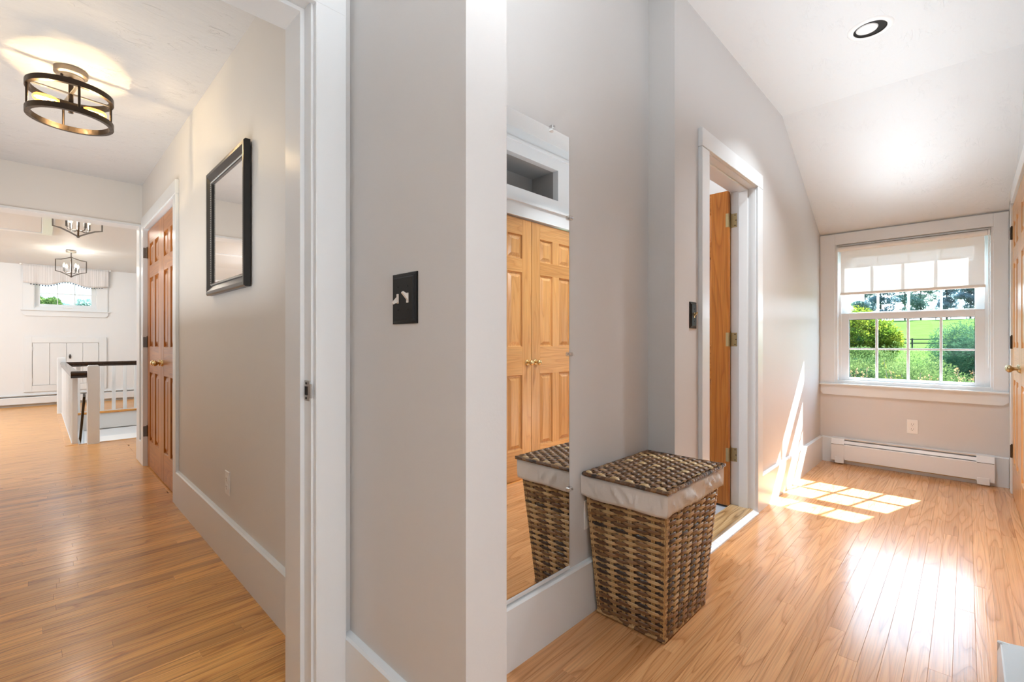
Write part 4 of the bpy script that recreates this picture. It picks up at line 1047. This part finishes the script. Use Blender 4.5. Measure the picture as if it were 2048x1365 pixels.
r = thing('stair_railing', 'white balustrade with dark walnut handrail around the stairwell', 'railing', (.35, 8.0, 0))
def newel(x0, x1, y0, y1, zt):
    bm = boxes((x0, x1, y0, y1, -.02, zt), ch=.004)
    box(bm, x0+.006, x1-.006, y0+.006, y1-.006, zt-.004, zt+.010, ch=.008)
    wp(r, 'newel_post', bm, M['trim'])
newel(.365, .462, 6.545, 6.645, .815)
newel(.205, .300, 9.62, 9.72, .825)
nb = 16
proto = None
for i in range(nb):
    y = 6.70 + (9.55-6.70)*i/(nb-1)
    if proto is None:
        proto = obj('baluster', boxes((-.022, .022, -.022, .022, 0, .70), ch=.002), M['trim'], r)
        b = proto
    else:
        b = proto.copy(); C.objects.link(b)
    b.location = Vector((.276, y, .0)) - r.location
for i in range(9):
    x = .43 + .135*i
    b = proto.copy(); C.objects.link(b); b.location = Vector((x, 9.515, .0)) - r.location
def rail_prof(bm, a, b, hor):
    c = .715; prof = [(-.030, c+.012), (-.034, c+.032), (-.024, c+.050), (.024, c+.050), (.034, c+.032), (.030, c+.012), (.020, c+.004), (.024, c-.018), (-.024, c-.018), (-.020, c+.004)]
    if hor == 'Y': prism(bm, [(.272+p[0], p[1]) for p in prof], 'Y', a, b)
    else: prism(bm, [(hor+p[0], p[1]) for p in prof], 'X', a, b)
bm = bm_new(); rail_prof(bm, 6.60, 9.62, 'Y'); wp(r, 'handrail', bm, M['rail'])
bm = bm_new(); rail_prof(bm, .24, .365, 6.60); wp(r, 'handrail', bm, M['rail'])
bm = bm_new(); rail_prof(bm, .30, 1.6, 9.515); wp(r, 'handrail', bm, M['rail'])
wp(r, 'bottom_rail', boxes((.25, .302, 6.68, 9.62, -.03, .012), (.30, 1.6, 9.49, 9.54, .0, .012)), M['trim'])

# ------------------------------------------------------------------ outside
gp = [(5.13, -2.75), (9, -2.4), (16, -1.8), (28, -1.1), (45, -.45), (66, .32), (100, 2.1), (130, 4.3), (175, 7.0), (260, 8.0)]
bm = bm_new(); ys = [-140, -60, -25, -10, 0, 10, 25, 60, 140]
g = [[bm.verts.new((x, y, z + .3*noise.noise(Vector((x*.05, y*.05, 1))) * min(1, x/60))) for y in ys] for x, z in gp]
for i in range(len(gp)-1):
    for j in range(len(ys)-1): bm.faces.new((g[i][j], g[i+1][j], g[i+1][j+1], g[i][j+1]))
struct('ground_lawn', bm, M['lawn'], 'bright green pasture rising beyond the window', 'lawn')
def gz(x):
    for (a, za), (b, zb) in zip(gp, gp[1:]):
        if a <= x <= b: return za + (zb-za)*(x-a)/(b-a)
    return gp[-1][1]
struct('ground_back', boxes((-60, 5.0, 11.4, 120, -3.0, -2.9)), M['lawn'], 'lawn behind the house seen from the far window', 'lawn')

def foliage(name, blobs, n, size, seed, mat, parent, aspect=2.2, droop=0.0, shell=.75):
    """n leaf blades spread over the outer layer of the crown's clumps, as one mesh"""
    g = np.random.default_rng(seed)
    ar = np.array([b[3]*b[4]+b[4]*b[5]+b[3]*b[5] for b in blobs]); P, D = [], []
    for b, a in zip(blobs, ar):
        k = max(8, int(n*a/ar.sum()))
        v = g.normal(size=(k, 3)); v /= np.linalg.norm(v, axis=1)[:, None]
        lump = .10*np.sin(v[:, 0]*7+b[0]*3)*np.sin(v[:, 1]*6+b[1]*5) + .08*np.sin(v[:, 2]*9+b[2]*4+v[:, 0]*5)
        q = shell + (1-shell)*g.random(k) + lump
        P.append(np.array(b[:3]) + v*np.array(b[3:6])*q[:, None]); D.append(v)
    P, v = np.concatenate(P), np.concatenate(D); k = len(P)
    d = v + g.normal(size=(k, 3))*.5 - np.array([0, 0, droop]); d /= np.linalg.norm(d, axis=1)[:, None]
    s_ = np.cross(d, g.normal(size=(k, 3))); s_ /= np.linalg.norm(s_, axis=1)[:, None]
    L = (size*g.uniform(.6, 1.3, k))[:, None]; W = L/aspect
    V = np.stack([P - s_*W*.3, P + d*L*.5 - s_*W*.5, P + d*L, P + d*L*.5 + s_*W*.5], 1).reshape(-1, 3) - np.array(parent.location)
    me = bpy.data.meshes.new(name)
    me.vertices.add(4*k); me.vertices.foreach_set('co', V.ravel())
    me.loops.add(4*k); me.loops.foreach_set('vertex_index', np.arange(4*k, dtype=np.int32))
    me.polygons.add(k); me.polygons.foreach_set('loop_start', np.arange(0, 4*k, 4, dtype=np.int32))
    me.update(calc_edges=True); me.validate()
    me.materials.append(mat)
    o = bpy.data.objects.new(name, me); C.objects.link(o); o.parent = parent; o['kind'] = 'stuff'
    return o
def bush(name, label, cat, blobs, n, size, mat, base, trunk=None, aspect=2.2, droop=0.0, core=True, group=None, shell=.75, seed=1):
    t = thing(name, label, cat, base, group=group)
    foliage('foliage', blobs, n, size, seed, mat, t, aspect, droop, shell)
    if core:
        bm = bm_new()
        for cx, cy, cz, rx, ry, rz in blobs:
            bmesh.ops.create_icosphere(bm, subdivisions=2, radius=1, matrix=Matrix.Translation((cx, cy, cz)) @ Matrix.Diagonal((rx*.5, ry*.5, rz*.5, 1)))
        wp(t, 'inner_branches', bm, M['yew_dark'])
    bm = bm_new()
    x, y, z = base
    top = trunk or blobs[0][2]
    r0 = .05 if not trunk else .015*(top-z)
    tube(bm, [(x, y, z-.2), (x+.02, y+.02, (z+top)/2), (x, y, top)], [r0, r0*.8, r0*.5], 8)
    wp(t, 'trunk', bm, M['bark'])
    return t
def dome(cx, cy, cz, r, n, rng, sq=.8):
    out = [(cx, cy, cz, r, r, r*sq)]
    for _ in range(n):
        a = rng.uniform(0, 2*PI); e_ = rng.uniform(-.2, .9); rr = r*rng.uniform(.35, .55)
        out.append((cx+r*.72*math.cos(a)*math.cos(e_), cy+r*.72*math.sin(a)*math.cos(e_), cz+r*sq*.72*math.sin(e_), rr, rr, rr*.85))
    return out
rg = random.Random(3)
bush('yew_shrub', 'broad feathery yew bush filling the lower window panes', 'shrub', dome(11.6, .88, -.42, 1.28, 9, rg, 1.0) + [(11.6, .9, -1.7, 1.2, 1.2, 1.0)], 190000, .046, M['yew'], (11.6, .95, gz(11.6)), aspect=4.0, droop=.25, seed=2, shell=.58)
bush('yew_shrub', 'tall dark green yew bush behind the right panes', 'shrub', dome(14.8, -.60, .06, 1.42, 11, rg, 1.10) + [(14.8, -.75, -1.5, 1.2, 1.2, 1.2)], 190000, .05, M['yew_dark'], (14.8, -.75, gz(14.8)), aspect=4.0, droop=.2, seed=3, shell=.58)
bush('maple_tree', 'small yellow-green leafy tree at the left panes', 'tree', dome(17.2, 2.62, .98, 1.1, 10, rg, 1.05) + [(17.2, 3.3, .2, 1.0, 1.0, .9)], 90000, .06, M['maple'], (17.2, 2.75, gz(17.2)), trunk=.6, aspect=1.7, seed=4, shell=.5)
bush('hedge_shrub', 'pale green hedge behind the broad yew bush', 'shrub', [(14.0, 3.0, .45, .7, .9, .5), (14.0, 1.95, .42, .7, .8, .5), (14.0, 2.4, -.8, .8, 1.2, 1.1)], 70000, .05, M['hedge'], (14.0, 2.6, gz(14.0)), aspect=2.4, seed=5)
# barberry sprays close to the glass
def spray(label, x, y, tips, mat, seed):
    t = thing('barberry_shrub', label, 'shrub', (x, y, gz(x)))
    rng = random.Random(seed); bw = bm_new(); bl = bm_new()
    for tx, ty, tz in tips:
        a = Vector((x, y, gz(x))); b = Vector((tx, ty, tz)); m_ = a.lerp(b, .6) + Vector((0, 0, .25))
        pts = [a, a.lerp(m_, .6), m_, m_.lerp(b, .5) + Vector((0, 0, .05)), b]
        tube(bw, pts, [.008, .007, .006, .004, .002], 5)
        for i in range(130):
            q = rng.uniform(.0, 1)
            p = (m_.lerp(b, q) + Vector((0, 0, .09*q*(1-q)))) + Vector((rng.gauss(0, .006), rng.gauss(0, .006), rng.gauss(0, .006)))
            d = ((b-m_).normalized()*.6 + Vector((rng.gauss(0, .6), rng.gauss(0, .6), rng.gauss(0, .6)))).normalized()
            s_ = d.cross(Vector((rng.gauss(0, 1), rng.gauss(0, 1), .3))).normalized(); L = rng.uniform(.016, .032)
            bl.faces.new([bl.verts.new(p), bl.verts.new(p + d*L*.55 - s_*L*.25), bl.verts.new(p + d*L), bl.verts.new(p + d*L*.55 + s_*L*.25)])
    wp(t, 'stem', bw, M['bark']); o = wp(t, 'leaves', bl, mat); o['kind'] = 'stuff'
spray('red-tipped barberry sprays at the lower left panes', 6.6, 1.15, [(6.5, .89, .755), (6.5, .94, .73), (6.55, 1.0, .70), (6.5, .79, .78), (6.55, .84, .71)], M['barberry'], 1)
spray('lime barberry spray arching across the middle panes', 6.55, .28, [(6.5, .648, .875), (6.55, .56, .74), (6.5, .50, .72)], M['barberry2'], 2)
spray('salmon barberry tips at the middle lower panes', 6.3, .45, [(6.45, .585, .755), (6.4, .34, .75), (6.45, .27, .74), (6.4, .42, .70), (6.45, .20, .72), (6.4, .31, .70)], M['barberry'], 3)
spray('orange barberry sprays at the lower right pane', 6.4, -.32, [(6.5, .07, .81), (6.5, -.045, .80), (6.45, .02, .72), (6.45, -.03, .69), (6.4, .09, .70)], M['barberry'], 4)

# fences on the pasture
def fence(label, x, y0, y1, n, h, zb):
    t = thing('rail_fence', label, 'fence', (x, (y0+y1)/2, zb))
    for i in range(n+1):
        y = y0+(y1-y0)*i/n; wp(t, 'post', boxes((x-.08, x+.08, y-.08, y+.08, zb-.4, zb+h)), M['fence'])
    for k, z in enumerate((h*.9, h*.5)):
        wp(t, 'rail', boxes((x-.1, x-.05, y0, y1, zb+z-.06, zb+z+.06)), M['fence'])
fence('dark two-rail fence in the middle of the pasture', 66, -10, 16, 11, 1.05, gz(66))
fence('distant rail fence along the top of the pasture', 172, -60, 60, 40, 1.3, gz(172)-.2)

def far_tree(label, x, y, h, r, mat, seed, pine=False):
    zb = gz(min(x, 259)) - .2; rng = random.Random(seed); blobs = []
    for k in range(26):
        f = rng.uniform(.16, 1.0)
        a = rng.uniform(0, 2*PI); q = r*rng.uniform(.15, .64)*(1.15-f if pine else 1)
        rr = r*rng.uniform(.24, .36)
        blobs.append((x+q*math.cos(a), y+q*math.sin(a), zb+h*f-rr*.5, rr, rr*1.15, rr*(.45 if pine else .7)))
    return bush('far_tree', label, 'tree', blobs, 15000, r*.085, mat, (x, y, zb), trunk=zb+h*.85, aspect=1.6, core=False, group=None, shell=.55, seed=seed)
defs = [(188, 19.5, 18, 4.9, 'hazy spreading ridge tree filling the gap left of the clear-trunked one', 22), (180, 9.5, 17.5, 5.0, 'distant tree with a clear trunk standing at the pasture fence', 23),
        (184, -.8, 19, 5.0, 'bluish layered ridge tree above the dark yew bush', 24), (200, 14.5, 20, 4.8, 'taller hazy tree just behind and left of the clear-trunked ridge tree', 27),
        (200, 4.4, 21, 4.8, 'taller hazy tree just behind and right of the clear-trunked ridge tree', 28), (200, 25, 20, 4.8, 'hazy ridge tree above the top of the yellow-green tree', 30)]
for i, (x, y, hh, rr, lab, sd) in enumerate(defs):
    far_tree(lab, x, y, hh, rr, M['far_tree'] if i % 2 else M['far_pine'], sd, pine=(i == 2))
# trees seen from the far window
for i, (x, y, zt, rr) in enumerate([(.25, 54, 4.75, 1.2), (3.15, 54, 4.6, 1.2), (2.2, 63, 4.65, 1.0)]):
    lab = ['rounded green treetop in the left pane of the far window', 'green treetop in the right pane of the far window', 'small distant treetop at the centre pane of the far window'][i]
    rng = random.Random(60+i)
    bl = [(x+rng.uniform(-.8, .8)*rr, y+rng.uniform(-.5, .5)*rr, zt-rr*rng.uniform(.3, 1.2), rr*.5, rr*.5, rr*.42) for _ in range(9)] + [(x, y, zt-rr*1.6, rr, rr, rr)]
    bush('garden_tree', lab, 'tree', bl, 9000, .16, M['hedge'] if i == 0 else M['far_tree'], (x, y, -2.9), trunk=zt-rr, aspect=1.6, core=True, seed=70+i)
